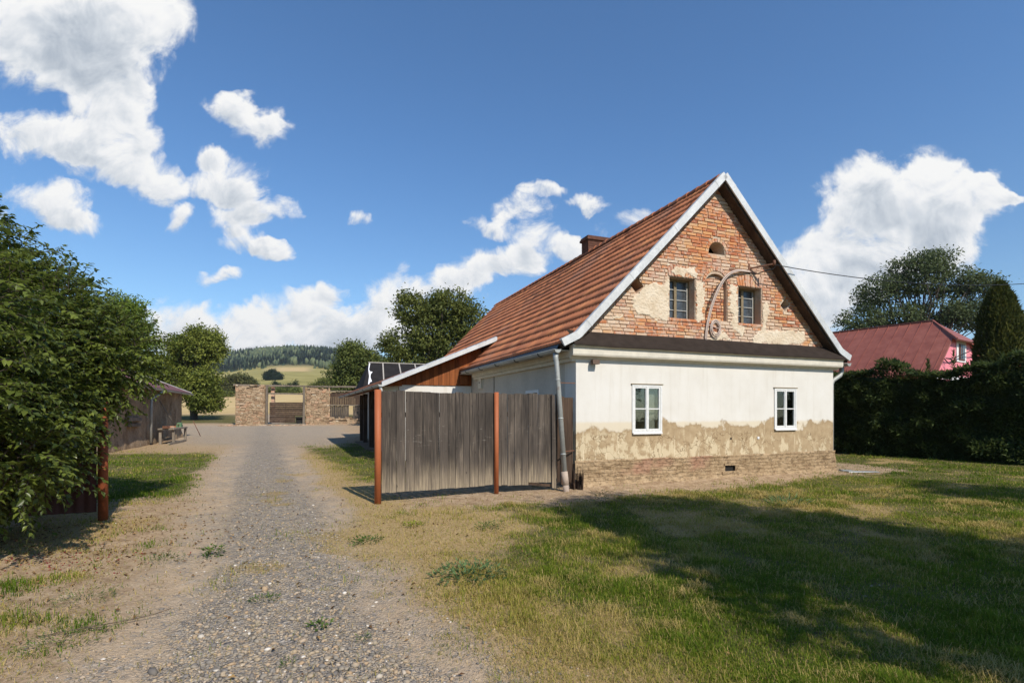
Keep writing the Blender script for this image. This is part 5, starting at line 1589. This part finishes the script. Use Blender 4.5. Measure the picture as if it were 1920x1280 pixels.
o.hexa([(-2.61, -.4, 4.05), (-2.61, SL_ + .4, 4.05), (-5.6, SL_ + .4, 2.78), (-5.6, -.4, 2.78), (-2.61, -.4, 3.99), (-2.61, SL_ + .4, 3.99), (-5.6, SL_ + .4, 2.72), (-5.6, -.4, 2.72)])
sr = o.build('roof', M['redroof'], SH)
o = MB(); o.hexa([(.47, SL_ + .40, 2.70), (-2.6, SL_ + .40, 3.97), (-2.6, SL_ + .44, 3.97), (.47, SL_ + .44, 2.70), (.47, SL_ + .40, 2.82), (-2.6, SL_ + .40, 4.09), (-2.6, SL_ + .44, 4.09), (.47, SL_ + .44, 2.82)]); o.build('verge_flashing', M['zincold'], sr)
gutter(.52, SL_ + .4, .52, -.4, 2.70, 2.72, .07, SH, 'zincold', 3)
o = MB(); o.tube([(.52, 8.55, 2.62), (.45, 8.35, 2.45), (.22, 8.1, 2.25), (.20, 8.05, 2.1), (.20, 8.0, .1)], .06, 10); o.build('downpipe', M['zincold'], SH)
o = MB(); o.box(.02, .12, 5.0, 6.9, 1.2, 1.35, .8); o.box(.02, .10, 5.2, 6.8, .95, 1.08, .4); o.build('wall_timber', M['beam'], SH)
# work bench in front
BE = thing('work_bench', 'weathered wooden work bench standing against the mud shed', 'bench', (*l2w(-11.75, 21.4), 0), YAW)
o = MB(); o.box(-.35, .35, -1.1, 1.9, .72, .79, .6); o.build('bench_top', M['greywood'], BE)
for (x, y) in ((-.28, -.9), (.28, -.9), (-.28, 1.7), (.28, 1.7)):
    o = MB(); o.bar((x, y, -.02), (x, y, .72), .11, .11, rnd.random()); o.build('leg', M['greywood'], BE)
o = MB(); o.bar((.28, -1.9, .06), (.28, 1.75, .06), .08, .1, .8); o.bar((-.28, -.9, .2), (-.28, 1.7, .2), .07, .1, .4); o.build('stretcher', M['greywood'], BE)
VI = thing('bench_vice', 'small faded green iron vice clamped on the old work bench', 'vice', (*l2w(-11.7, 22.9), .79), YAW)
o = MB(); o.box(-.12, .12, -.18, .18, 0, .12); o.box(-.10, .10, .05, .15, .12, .24); o.box(-.10, .10, -.14, -.05, .12, .22); o.build('body', M['green'], VI)
o = MB(); o.tube([(0, -.5, .14), (0, .3, .14)], .02, 8); o.tube([(-.12, -.5, .14), (.12, -.5, .14)], .012, 6); o.build('screw', M['rust'], VI)
for k_, (du, lab) in enumerate(((-.3, 'small rusty scrap block on the left end of the work bench'), (.1, 'flat brown brick lying on the middle of the work bench'))):
    o = MB(); o.box(-.12, .12, -.1, .1, 0, .08 + .05 * (1 - k_), .5, .012)
    ob = o.build('scrap_block' if k_ == 0 else 'loose_brick', M['rust'] if k_ == 0 else M['brick']); ob.location = (*l2w(-11.75, 20.9 + du * 2 + k_ * .5), .79); tag(ob, lab, 'scrap' if k_ == 0 else 'brick')
o = MB(); o.tube([(0, 0, 0), (-.35, -.25, 1.05)], .022, 7); o.bar((-.1, .0, .0), (.12, .05, .05), .05, .03)
ob = o.build('leaning_rod', M['rust']); ob.location = (*l2w(-11.6, 28.2), .0); tag(ob, 'thin rusty rod leaning on the far corner of the mud shed', 'rod')
o = MB(); o.tube([(0, 0, 0), (-.25, -.9, 1.4)], .022, 7)
ob = o.build('tool_handle', M['greywood']); ob.location = (*l2w(-11.95, 23.2), .8); tag(ob, 'grey wooden tool handle leaning over the work bench against the shed wall', 'tool')

# ------------------------------------------------------------------ ruined barn wall
RX, RY = -26.8, 50.0
rz0 = float(hgt(RX, RY))
RU = thing('barn_ruin', 'roofless ruin of rubble stone with plank gate across the yard', 'ruin', (RX, RY, rz0), YAW * .75)
def rubble(x0, x1, z0, z1, yd, name, seed, top=True):
    o = MB(); o.box(x0 + .06, x1 - .06, .07, yd - .07, z0 - .3, z1 - .12, .3); core = o.build('wall_core', M['core'], RU)
    o = MB(); z = z0
    while z < z1 - .05:
        h = rnd.uniform(.09, .19)
        for side in (0, 1):
            x = x0 + rnd.uniform(-.03, .03)
            while x < x1 - .04:
                w_ = rnd.uniform(.16, .5); e = min(x + w_, x1 + rnd.uniform(-.02, .04))
                if x1 - e < .1: e = x1
                pr = rnd.uniform(0, .06); ya, yb = (-.02 - pr, .2) if side == 0 else (yd - .2, yd + pr)
                jj = .022
                hh = h * rnd.uniform(.75, 1.0)
                if not (top and z + h > z1 - .25 and rnd.random() < .4):
                    vs = [(xx + rnd.uniform(-jj, jj), yy + rnd.uniform(-jj, jj) * .6, zz_ + rnd.uniform(-jj, jj)) for zz_ in (z, z + hh) for xx, yy in ((x, ya), (e - .02, ya), (e - .02, yb), (x, yb))]
                    o.hexa(vs, min(1, max(0, rnd.gauss(.5, .22))))
                x = e
        for xs_ in (x0, x1):                       # end faces
            y = .1
            while y < yd - .1:
                w_ = rnd.uniform(.15, .3); o.box(xs_ - .09, xs_ + .04 + rnd.uniform(0, .04), y, min(y + w_, yd) - .02, z, z + h * .9, rnd.random(), .015); y += w_
        z += h
    return o.build(name, M['stone'], RU)
rubble(0, 2.55, -.1, 3.9, .6, 'stone_pier', 1)
rubble(6.35, 8.55, -.1, 3.75, .6, 'stone_pier', 2)
rubble(8.56, 17.5, -.1, .75, .6, 'stone_footing', 3)
rubble(2.56, 6.34, -.25, .12, .9, 'stone_sill', 4, False)
o = MB()
for (a, b, z_, w_) in ((-.3, 4.6, 3.95, .17), (4.4, 9.5, 3.93, .16), (9.3, 18.5, 3.92, .20)):
    o.bar((a, .25, z_), (b, .28, z_ - .03), w_, w_ * .9, rnd.random())
o.build('wall_plate', M['beam'], RU)
for x_ in (2.72, 6.12):
    o = MB(); o.bar((x_, -.06, .05), (x_ + .04, -.06, 3.95), .22, .2, rnd.random()); o.build('gate_post', M['beam'], RU)
o = MB(); o.bar((2.75, .2, 3.15), (6.2, .2, 3.12), .16, .14, .8); o.build('gate_lintel', M['beam'], RU)
o = MB(); z_ = .28
while z_ < 2.25:
    h = rnd.uniform(.16, .24); x1_ = 6.02 if not (.25 < z_ < .75) else 5.3
    o.box(2.95, x1_, .12, .16 + rnd.uniform(0, .02), z_, z_ + h - .015, rnd.random(), .006); z_ += h
o.bar((4.45, .10, .25), (4.45, .10, 2.2), .1, .03, .3)
o.build('plank_gate', M['boarddark'], RU)
o = MB(); o.box(5.32, 6.0, .18, .22, .68, .82, .4, .01); o.box(5.35, 6.0, .35, .40, .22, .70, .0); o.build('gate_hatch', M['dark'], RU)
o = MB(); x_ = 2.6; o.box(2.55, 6.3, -.35, .1, .02, .14, .5, .01); o.build('threshold', M['greywood'], RU)
# small brick pier seen through the gateway
o = MB(); z_ = 1.0
while z_ < 3.8:
    o.box(3.0, 3.32, .65, 1.1, z_, z_ + .07, rnd.random(), .006); z_ += .08
o.build('brick_jamb', M['brick'], RU)
def rplanks(x0, x1, z0, z1, name, gap=None):
    o = MB(); x = x0
    while x < x1 - .03:
        w_ = rnd.uniform(.14, .22); e = min(x + w_, x1)
        if not (gap and gap[0] < (x + e) / 2 < gap[1]):
            o.box(x, e - .015, .18 + rnd.uniform(-.01, .01), .21, z0 + rnd.uniform(-.03, .03), z1 + rnd.uniform(-.05, .05), rnd.random())
        x = e
    return o
rplanks(8.6, 17.3, 2.05, 3.25, 'upper').build('upper_planks', M['boarddark'], RU)
rplanks(8.6, 11.6, .35, 1.97, 'lower', (10.45, 10.75)).build('lower_planks', M['board'], RU)
o = MB(); o.bar((8.55, .12, 2.01), (17.4, .12, 2.0), .12, .1, .7); o.bar((8.6, .2, 3.45), (11.8, .2, 3.5), .1, .08, .9); o.build('plank_rail', M['beam'], RU)
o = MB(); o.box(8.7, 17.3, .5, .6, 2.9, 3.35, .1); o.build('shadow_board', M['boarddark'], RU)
# loose stones along the foot of the ruin
sx_ = []; 
for k_ in range(150):
    sx_.append((rnd.uniform(-1.2, 11.5), rnd.uniform(-1.1, -.1), rnd.uniform(.05, .20)))
o = MB()
for (x_, y_, s_2) in sx_:
    vs = [tuple(c_ * s_2 * rnd.uniform(.75, 1.2) * k2 + b_ for c_, b_, k2 in zip(p, (x_, y_, .02 - .1 * 0), (1.3, 1, .6))) for p in icov]
    o.add(vs, [tuple(f) for f in icof], rnd.random())
ob = o.build('rubble', M['stone']); ob.location = (RX, RY, rz0 - .02); ob.rotation_euler = (0, 0, YAW * .75)
tag(ob, 'low scatter of fallen rubble at the foot of the ruin', 'rubble', kind='stuff')
cA, sA = math.cos(YAW * .75), math.sin(YAW * .75)
rw = lambda x, y, z: (RX + x * cA - y * sA, RY + x * sA + y * cA, rz0 + z)
for k_, (x_, y_, z_, r_, lab) in enumerate(((12.6, -.1, .55, .62, 'black tyre leaning at the foot of the plank wall'), (13.3, .0, .42, .55, 'second black tyre, half hidden behind the leaning one'))):
    t = thing('old_tyre', lab, 'tyre', rw(x_, y_, z_), YAW * .75, 'old tyres by the ruin')
    o = MB(); N1, N2 = 22, 8; vs = []
    for i in range(N1):
        a = 2 * math.pi * i / N1
        for j in range(N2):
            b = 2 * math.pi * j / N2; q = r_ * .74 + r_ * .26 * math.cos(b); vs.append((q * math.cos(a), r_ * .3 * math.sin(b), q * math.sin(a)))
    o.add(vs, [(i * N2 + j, ((i + 1) % N1) * N2 + j, ((i + 1) % N1) * N2 + (j + 1) % N2, i * N2 + (j + 1) % N2) for i in range(N1) for j in range(N2)], .5, True)
    o.build('tread', M['black'], t)
    t.rotation_euler = (.25, 0, YAW * .75 + .3 * k_)
t = thing('dry_bush', 'brown dry bush at the foot of the plank wall', 'bush', rw(12.0, -.35, 0))
P, ax, nr_, l_, w_, tone, c = clump_leaves([(0, 0, .35, .55, .45, .42)], 60, 20, .12, .16, .04, .8, .2, -.2)
link('foliage', leafmesh('foliage', P, ax, nr_, l_, w_, tone), m_leaf('dry_bush_leaves', (.09, .05, .03), (.26, .17, .09), .8, .2), t)
t = thing('green_bush', 'yellow green bush seen through the gap in the plank wall', 'bush', rw(13.2, 3.0, 0))
P, ax, nr_, l_, w_, tone, c = clump_leaves([(0, 0, 1.2, 1.4, .9, .9), (2.0, .3, 1.3, 1.5, .9, .9)], 120, 26, .2, .24, .1, .8, .4, 0)
link('foliage', leafmesh('foliage', P, ax, nr_, l_, w_, tone), M['yellowgreen'], t)

# ------------------------------------------------------------------ fields, bushes and the wooded hill
def bush(name, label, cat, x, y, blobs, mat, nc, per, cr, ln, wd, group=None):
    t = thing(name, label, cat, (x, y, float(hgt(x, y)) - .2), 0, group)
    P, ax, nr_, l_, w_, tone, c = clump_leaves(blobs, nc, per, cr, ln, wd, .8, .5, .05, .6)
    link('crown', leafmesh('crown', P, ax, nr_, l_, w_, tone), mat, t)
    o = MB(); o.tube([(0, 0, -.5), (0, 0, blobs[0][2])], [.35, .15], 7); o.build('trunk', M['barkdark'], t)
    return t
bush('round_bush', 'big round olive bush on the meadow behind the ruin', 'bush', -107, 202, [(0, 0, 3.6, 5.4, 4, 3.6), (-4, 0, 3.0, 4, 3, 3), (3, 0, 2.6, 4, 3, 2.6)], M['olive'], 500, 22, .8, .9, .5)
bush('field_tree', 'dark tree clump in the middle of the meadow', 'tree', -186, 400, [(0, 0, 4.6, 3.6, 3, 4.2), (-4, 0, 3.5, 3, 3, 3.2), (4, 0, 3.0, 3.6, 3, 3.0)], M['fir'], 300, 22, .8, 1.0, .5)
bush('hedge_bush', 'low dark row of bushes above the ruined gateway', 'bush', -93, 210, [(-2, 0, 1.3, 2.6, 2, 1.6), (2, 0, 1.4, 2.6, 2, 1.6), (4.6, 0, 2.0, .8, .8, 2.2), (-3.4, 0, 2.2, 1.0, 1, 2.0)], M['fir'], 220, 20, .5, .6, .3)
bush('yellow_tree', 'yellow green round tree above the second stone pier', 'tree', -86.5, 220, [(7.0, 0, 2.6, 4.2, 3, 3.0), (2.5, 0, 1.6, 3.0, 2, 2.0), (11, 0, 1.2, 4.0, 2, 1.4)], M['yellowgreen'], 330, 20, .6, .7, .35)
bush('hazel_bush', 'green bush behind the gateway beam', 'bush', -84, 190, [(-4, 0, .8, 3.4, 2, 1.2), (0, 0, .8, 3.0, 2, 1.1), (3.8, 0, .9, 2.6, 2, 1.2)], M['maple'], 220, 20, .5, .6, .3)
bush('thorn_bush', 'small dark bush left of the first stone pier', 'bush', -88, 160, [(0, 0, .9, 2.2, 1.5, 1.1), (-3.4, 0, 1.2, 1.6, 1.5, 1.2)], M['oak'], 120, 20, .4, .5, .25)

# forest: one mass of simple trees
nt_ = 3400
fx = []; fy = []
while len(fx) < nt_:
    y = rnd.uniform(715, 1180); ra_ = rnd.uniform(-.80, -.16)
    if -.478 < ra_ < -.385 and y < 745: continue
    fx.append(ra_ * y); fy.append(y)
fx = np.array(fx); fy = np.array(fy); fz = hgt(fx, fy)
con = (fbm(fx * .012, fy * .012, 5, 3) + .25 * R.random(nt_) + .0002 * (fy - 900)) > .64
Vs = []; Fs = []; Ts = []; base_ = 0
for i in range(nt_):
    h = rnd.uniform(9, 15) * (1.12 if con[i] else .85); r_ = h * (.15 if con[i] else .32)
    tn = rnd.uniform(0, .35) if con[i] else rnd.uniform(.15, 1.0)
    if fy[i] < 760 and not con[i]: tn = min(1, tn + .1)
    m = 6
    if con[i]:
        rings = [(0.04, 1.0), (.35, .62), (.34, .85), (.65, .34), (.64, .55), (1.0, .02)]
    else:
        rings = [(.02, .45), (.25, .95), (.5, 1.05), (.75, .8), (.93, .42), (1.0, .08)]
    for (f, q) in rings:
        for k in range(m):
            a = 2 * math.pi * k / m + i
            jr = rnd.uniform(.7, 1.25)
            Vs.append((fx[i] + r_ * q * jr * math.cos(a), fy[i] + r_ * q * jr * math.sin(a), fz[i] - 1 + h * f + rnd.uniform(-.4, .4)))
            Ts.append(min(1, max(0, tn + rnd.uniform(-.12, .12))))
    for j in range(5):
        for k in range(m):
            Fs.append((base_ + j * m + k, base_ + j * m + (k + 1) % m, base_ + (j + 1) * m + (k + 1) % m, base_ + (j + 1) * m + k))
    base_ += 6 * m
tag(link('forest', npmesh('forest', np.array(Vs), np.array(Fs), Ts), M['forest']), 'mixed green wood covering the distant hill', 'forest', kind='stuff')

# --- fallen leaves
n = 1500
lx = np.concatenate([R.normal(-5.4, 1.1, 900), R.uniform(-6, 7, 600)]); ly = np.concatenate([R.normal(6.0, 1.3, 900), R.uniform(2.6, 10, 600)])
ok_ = (ly > 2.4) & ~in_house(lx, ly); lx, ly = lx[ok_], ly[ok_]; n = len(lx)
P = np.stack([lx, ly, hgt(lx, ly) + R.uniform(.006, .022, n)], 1); a_ = R.uniform(0, 6.3, n)
ax = np.stack([np.cos(a_), np.sin(a_), R.normal(0, .25, n)], 1); nr_ = np.array([0, 0, 1.0]) + R.normal(size=(n, 3)) * .35
tag(link('fallen_leaves', leafmesh('fallen_leaves', P, ax, nr_, R.uniform(.025, .06, n), R.uniform(.012, .028, n), R.random(n), .8), m_leaf('withered_leaves', (.10, .05, .025), (.33, .21, .09), .8, .15)), 'small withered brown leaves scattered on the ground', 'fallen leaves', kind='stuff')

# ------------------------------------------------------------------ weeds and small things on the ground
def weed(x, y, r, n, mat, label, name='weed', tall=.5, group=None, ln=.09, wd=.035):
    t = thing(name, label, 'weed', (x, y, float(hgt(np.array([x]), np.array([y]))[0])), 0, group)
    n = int(n * 2.2); ln *= .58; wd *= .62; tall *= .7
    a = R.uniform(0, 2 * math.pi, n); q = R.random(n) ** .6 * r
    P = np.stack([q * np.cos(a), q * np.sin(a), R.random(n) * tall * r + .005], 1)
    ax = np.stack([np.cos(a), np.sin(a), R.uniform(.1, 1.0, n)], 1) + R.normal(size=(n, 3)) * .3
    nr_ = np.array([0, 0, 1.0]) + R.normal(size=(n, 3)) * .4
    link('leaves', leafmesh('leaves', P, ax, nr_, ln * R.uniform(.6, 1.3, n), wd * R.uniform(.6, 1.3, n), R.random(n)), mat, t)
    return t
weed(-3.35, 5.75, .12, 45, M['weed'], 'dark green upright weed in the middle of the gravel drive', tall=1.3, ln=.08)
weed(-3.75, 5.55, .20, 70, M['weed'], 'flat mixed weed beside the left wheel track', tall=.3, ln=.06, wd=.012)
weed(-1.42, 3.80, .075, 16, M['weed'], 'light green broad leafed weed in the front of the drive', tall=.6, ln=.075, wd=.035)
weed(-1.42, 3.25, .045, 18, M['weed'], 'tiny green tuft at the lower middle of the drive', tall=.7, ln=.05, wd=.012)
weed(-1.05, 3.62, .05, 22, M['weed'], 'tiny pale tuft right of the broad leafed weed', tall=.7, ln=.05, wd=.01)
weed(-1.80, 6.35, .20, 70, M['weed'], 'flat green weed on the straw right of the drive', tall=.3, ln=.07, wd=.03)
weed(-1.38, 7.25, .16, 60, M['weedyellow'], 'yellow green flat weed on the straw below the fence', tall=.3, ln=.06, wd=.03)
weed(-.42, 5.0, .36, 200, M['weedblue'], 'blue green thistly weed patch at the edge of the lawn', tall=.22, ln=.09, wd=.034)
weed(-.30, 7.0, .22, 90, M['weed'], 'leafy weed at the top of the straw patch', tall=.5, ln=.07, wd=.02)
weed(1.55, 9.0, .14, 60, M['weed'], 'tall grassy weed at the lawn edge before the house', tall=2.2, ln=.16, wd=.015)
weed(4.75, 8.9, .32, 40, M['weedblue'], 'pale strappy plant in the shaded lawn', tall=.4, ln=.30, wd=.03)
weed(-3.1, 3.55, .25, 160, M['weed'], 'low green tuft at the lower left of the drive', tall=.3, ln=.06, wd=.01)
weed(-3.6, 4.35, .22, 130, M['weed'], 'thin green grass tuft on the dry ground at left', tall=.4, ln=.07, wd=.008)
weed(-2.1, 4.35, .12, 45, M['weed'], 'small mat of weed beside the tan stone', tall=.25, ln=.05, wd=.018)
def single_stone(x, y, s, tone, lab):
    v_, f_, t_ = stones(np.array([0.0]), np.array([0.0]), np.array([s]), np.array([tone]), .3)
    ob = link('stone', npmesh('stone', v_, f_, t_), M['gravel']); ob.location = (x, y, float(hgt(np.array([x]), np.array([y]))[0]))
    tag(ob, lab, 'stone')
single_stone(-2.22, 4.62, .045, .80, 'fist sized tan stone on the drive')
single_stone(-2.25, 4.78, .026, 1.0, 'small white stone behind the tan stone on the drive')
single_stone(-2.25, 3.22, .04, .06, 'dark stone at the lower middle of the drive')
o = MB(); o.tube(smooth([(0, 0, .02), (.25, .12, .035), (.5, .35, .02), (.62, .5, .03)]), .0038, 5); o.tube([(.25, .12, .035), (.42, .12, .02)], .003, 5)
ob = o.build('twig', M['bark']); ob.location = (-3.35, 3.62, .0); tag(ob, 'thin dead twig on the dry ground at lower left', 'twig')
o = MB(); o.box(-.5, .38, -.08, .08, .0, .02, .5, .012); o.box(-.62, -.3, -.02, .14, .021, .04, .5, .01)
ob = o.build('sheet_scrap', M['zincold']); ob.location = (*l2w(8.35, -.35), .03); ob.rotation_euler = (0.02, .02, .1); tag(ob, 'pale strip of sheet metal lying at the right corner of the house', 'scrap')
o = MB()
for k_ in range(26):
    a = rnd.uniform(-.12, .12); o.add([(a, rnd.uniform(-.1, .1), -.02), (a + .05, rnd.uniform(-.1, .1), -.02), (a * 1.4 + rnd.uniform(-.06, .06), rnd.uniform(-.1, .1), rnd.uniform(.15, .55))], [(0, 1, 2)], rnd.random())
ob = o.build('weed_stump', M['boarddark']); ob.location = (*l2w(-.13, -.22), .0); tag(ob, 'dry dark weed tuft between downpipe and house corner', 'weed')

# ------------------------------------------------------------------ air
o = MB(); o.box(-2950, 2950, -39.5, 2950, -3, 185)
g = G('haze_air')
g.nt.links.new(g.n('ShaderNodeVolumePrincipled', {'Color': (.86, .92, 1.0, 1), 'Density': .00013, 'Anisotropy': .2}).outputs[0], g.n('ShaderNodeOutputMaterial').inputs['Volume'])
tag(o.build('haze', g.m), kind='stuff')

# ------------------------------------------------------------------ sky
SUN_DIR = Vector((.541 * .745, -.840 * .745, .662)).normalized()
elev = math.asin(SUN_DIR.z); rot = math.atan2(SUN_DIR.x, SUN_DIR.y)
sun = bpy.data.lights.new('sun', 'SUN'); sun.energy = 5.0; sun.angle = math.radians(.53); sun.color = (1, .925, .815)
so = bpy.data.objects.new('sun', sun); COL.objects.link(so); so.rotation_euler = SUN_DIR.to_track_quat('Z', 'Y').to_euler(); so.location = (8, -14, 20)

world = bpy.data.worlds.new('World'); scene.world = world; world.use_nodes = True
nt = world.node_tree; nt.nodes.clear()
class GW(G):
    def __init__(s, nt): s.nt = nt; s._pos = None
g = GW(nt)
sky = g.n('ShaderNodeTexSky'); sky.sky_type = 'NISHITA'; sky.sun_disc = False
sky.sun_elevation = elev; sky.sun_rotation = rot; sky.altitude = 500; sky.air_density = 1.0; sky.dust_density = .3; sky.ozone_density = 2.2
tc = g.n('ShaderNodeTexCoord').outputs['Generated']
dx, dy, dz = g.sep(tc)
dyc = g.math('MAXIMUM', dy, .08)
p = g.n('ShaderNodeCombineXYZ', {0: g.math('DIVIDE', dx, dyc), 1: g.math('DIVIDE', dz, dyc), 2: 0.0}).outputs[0]
def vm(op, a, b=None, c=None):
    ins = {0: a}
    if b is not None: ins[1] = b
    if c is not None: ins[2] = c
    return g.n('ShaderNodeVectorMath', ins, operation=op)
def warp(src, scale, amt, detail=3.0):
    wn = g.n('ShaderNodeTexNoise', {'Vector': src, 'Scale': scale, 'Detail': detail, 'Roughness': .55}).outputs['Color']
    return vm('MULTIPLY_ADD', vm('SUBTRACT', wn, (.5, .5, .5)).outputs[0], (amt, amt, 0), src).outputs[0]
pw = warp(warp(p, 4.5, .13, 4.0), 17.0, .055, 7.0)
# small cumulus groups: (x, y, half width, half height) in tangent units of direction
BL = [(60, 20, 120, 70), (170, 35, 110, 60), (265, 45, 75, 62), (110, 100, 120, 52), (215, 115, 85, 55), (195, 185, 62, 62), (235, 235, 55, 55), (205, 285, 75, 42), (130, 268, 95, 32), (40, 232, 62, 34), (262, 318, 62, 34), (312, 350, 36, 28), (345, 412, 20, 24),
      (75, 385, 75, 40), (140, 420, 52, 24), (425, 188, 40, 24), (475, 215, 44, 30), (505, 240, 34, 26), (400, 285, 26, 22), (430, 330, 58, 44), (455, 372, 46, 36), (520, 400, 40, 24), (460, 425, 50, 20), (462, 462, 40, 20), (515, 480, 32, 14), (668, 420, 17, 14),
      (985, 388, 38, 20), (918, 418, 40, 18), (1095, 374, 40, 13), (1010, 355, 28, 12), (1010, 455, 46, 34), (955, 490, 58, 28), (890, 512, 50, 27), (1080, 468, 32, 28), (1172, 416, 40, 20), (840, 545, 56, 32),
      (325, 590, 50, 30), (405, 526, 38, 13), (440, 600, 70, 30), (560, 578, 70, 30), (640, 600, 66, 28), (740, 560, 52, 36), (700, 625, 130, 30), (520, 640, 150, 26), (380, 640, 110, 28), (612, 548, 34, 14), 
      (1640, 370, 95, 48), (1740, 370, 105, 62), (1575, 440, 66, 46), (1665, 440, 110, 60), (1800, 350, 80, 42), (1850, 345, 45, 26), (1885, 345, 26, 14), (1545, 495, 60, 40), (1770, 430, 70, 50), (1620, 505, 80, 42), (1500, 545, 60, 50), (1530, 595, 50, 32), (1590, 560, 60, 30), (1720, 500, 80, 40)]
st = pw; T = None           # the running sum rides in the third component
for (cx, cy, rx, ry) in BL:
    c_ = ((cx - 960) / 965, (772 - cy) / 965); iv = (965 / rx * .67, 965 / ry * .67, 0)
    q = vm('MULTIPLY_ADD', st, iv, (-c_[0] * iv[0], -c_[1] * iv[1], 0)).outputs[0]
    w_ = g.math('SUBTRACT', 1.0, vm('DOT_PRODUCT', q, q).outputs['Value'], True)
    T = g.n('ShaderNodeMath', {0: vm('DOT_PRODUCT', q, (.18, 1, 0)).outputs['Value'], 1: w_, 2: 0.0 if T is None else T}, operation='MULTIPLY_ADD').outputs[0]
    st = vm('ADD', st, g.n('ShaderNodeCombineXYZ', {0: g.math('MULTIPLY', T, 1e-7), 1: 0.0, 2: w_}).outputs[0]).outputs[0]
S = g.sep(st)[2]
def puff(src):
    """billowing detail: fractal noise plus rounded cells"""
    n_ = g.n('ShaderNodeTexNoise', {'Vector': src, 'Scale': 10.0, 'Detail': 12.0, 'Roughness': .64, 'Distortion': .5}).outputs['Fac']
    v_ = g.n('ShaderNodeTexVoronoi', {'Vector': warp(src, 18.0, .02, 3.0), 'Scale': 17.0, 'Detail': 3.0, 'Roughness': .55}, feature='F1', normalize=True).outputs['Distance']
    return g.math('SUBTRACT', g.math('MULTIPLY', g.math('SUBTRACT', n_, .5), 3.9), g.math('MULTIPLY', g.math('SUBTRACT', v_, .28), .8))
d0 = puff(p); d1 = puff(vm('ADD', p, (.010, .016, 0)).outputs[0])
Sc = g.math('MINIMUM', S, 1.25)
dens = g.math('ADD', g.math('MULTIPLY', Sc, 1.25), d0)
cover = g.step(.20, 1.30, dens)
cover = g.math('MULTIPLY', cover, g.step(.015, .22, S))
cover = g.math('MULTIPLY', cover, g.step(.05, .12, dy))
rel = g.math('DIVIDE', T, g.math('MAXIMUM', S, .05))
emb = g.math('MULTIPLY', g.math('SUBTRACT', d0, d1), .22)
thick = g.step(.7, 1.9, S)
soft = g.n('ShaderNodeTexNoise', {'Vector': p, 'Scale': 5.0, 'Detail': 4.0, 'Roughness': .5}).outputs['Fac']
br = g.math('ADD', g.math('ADD', .93, emb), g.math('MULTIPLY', rel, .30))
br = g.math('SUBTRACT', br, g.math('MULTIPLY', thick, g.math('MULTIPLY', g.step(.40, .62, soft), .36)))
br = g.n('ShaderNodeClamp', {0: br, 1: .45, 2: 1.0}).outputs[0]
cc = g.ramp(br, [(.45, (.47, .53, .61)), (.70, (.70, .745, .80)), (.9, (.93, .94, .955)), (1.0, (1.0, 1.0, .99))])
b1 = g.n('ShaderNodeBackground', {'Color': g.mix(1.0, sky.outputs[0], g.mix(g.step(.02, .5, dz), (.82, .98, 1.04), (.70, 1.0, 1.22)), 'MULTIPLY'), 'Strength': .135}).outputs[0]
b2 = g.n('ShaderNodeBackground', {'Color': cc, 'Strength': .96}).outputs[0]
ms = g.n('ShaderNodeMixShader', {0: cover, 1: b1, 2: b2}).outputs[0]
nt.links.new(ms, g.n('ShaderNodeOutputWorld').inputs[0])

# ------------------------------------------------------------------ camera
cam = bpy.data.cameras.new('camera'); co = bpy.data.objects.new('camera', cam); COL.objects.link(co)
co.location = (0, 0, 1.6); co.rotation_euler = (math.radians(90), 0, 0)
cam.sensor_width = 36; cam.lens = 965 / 1920 * 36; cam.shift_y = 132 / 1920; cam.clip_start = .05; cam.clip_end = 6000
scene.camera = co
vs_ = scene.view_settings
vs_.view_transform = 'Standard'; vs_.look = 'None'; vs_.exposure = 0.0; vs_.gamma = 1
scene.cycles.max_bounces = 6; scene.cycles.transparent_max_bounces = 8
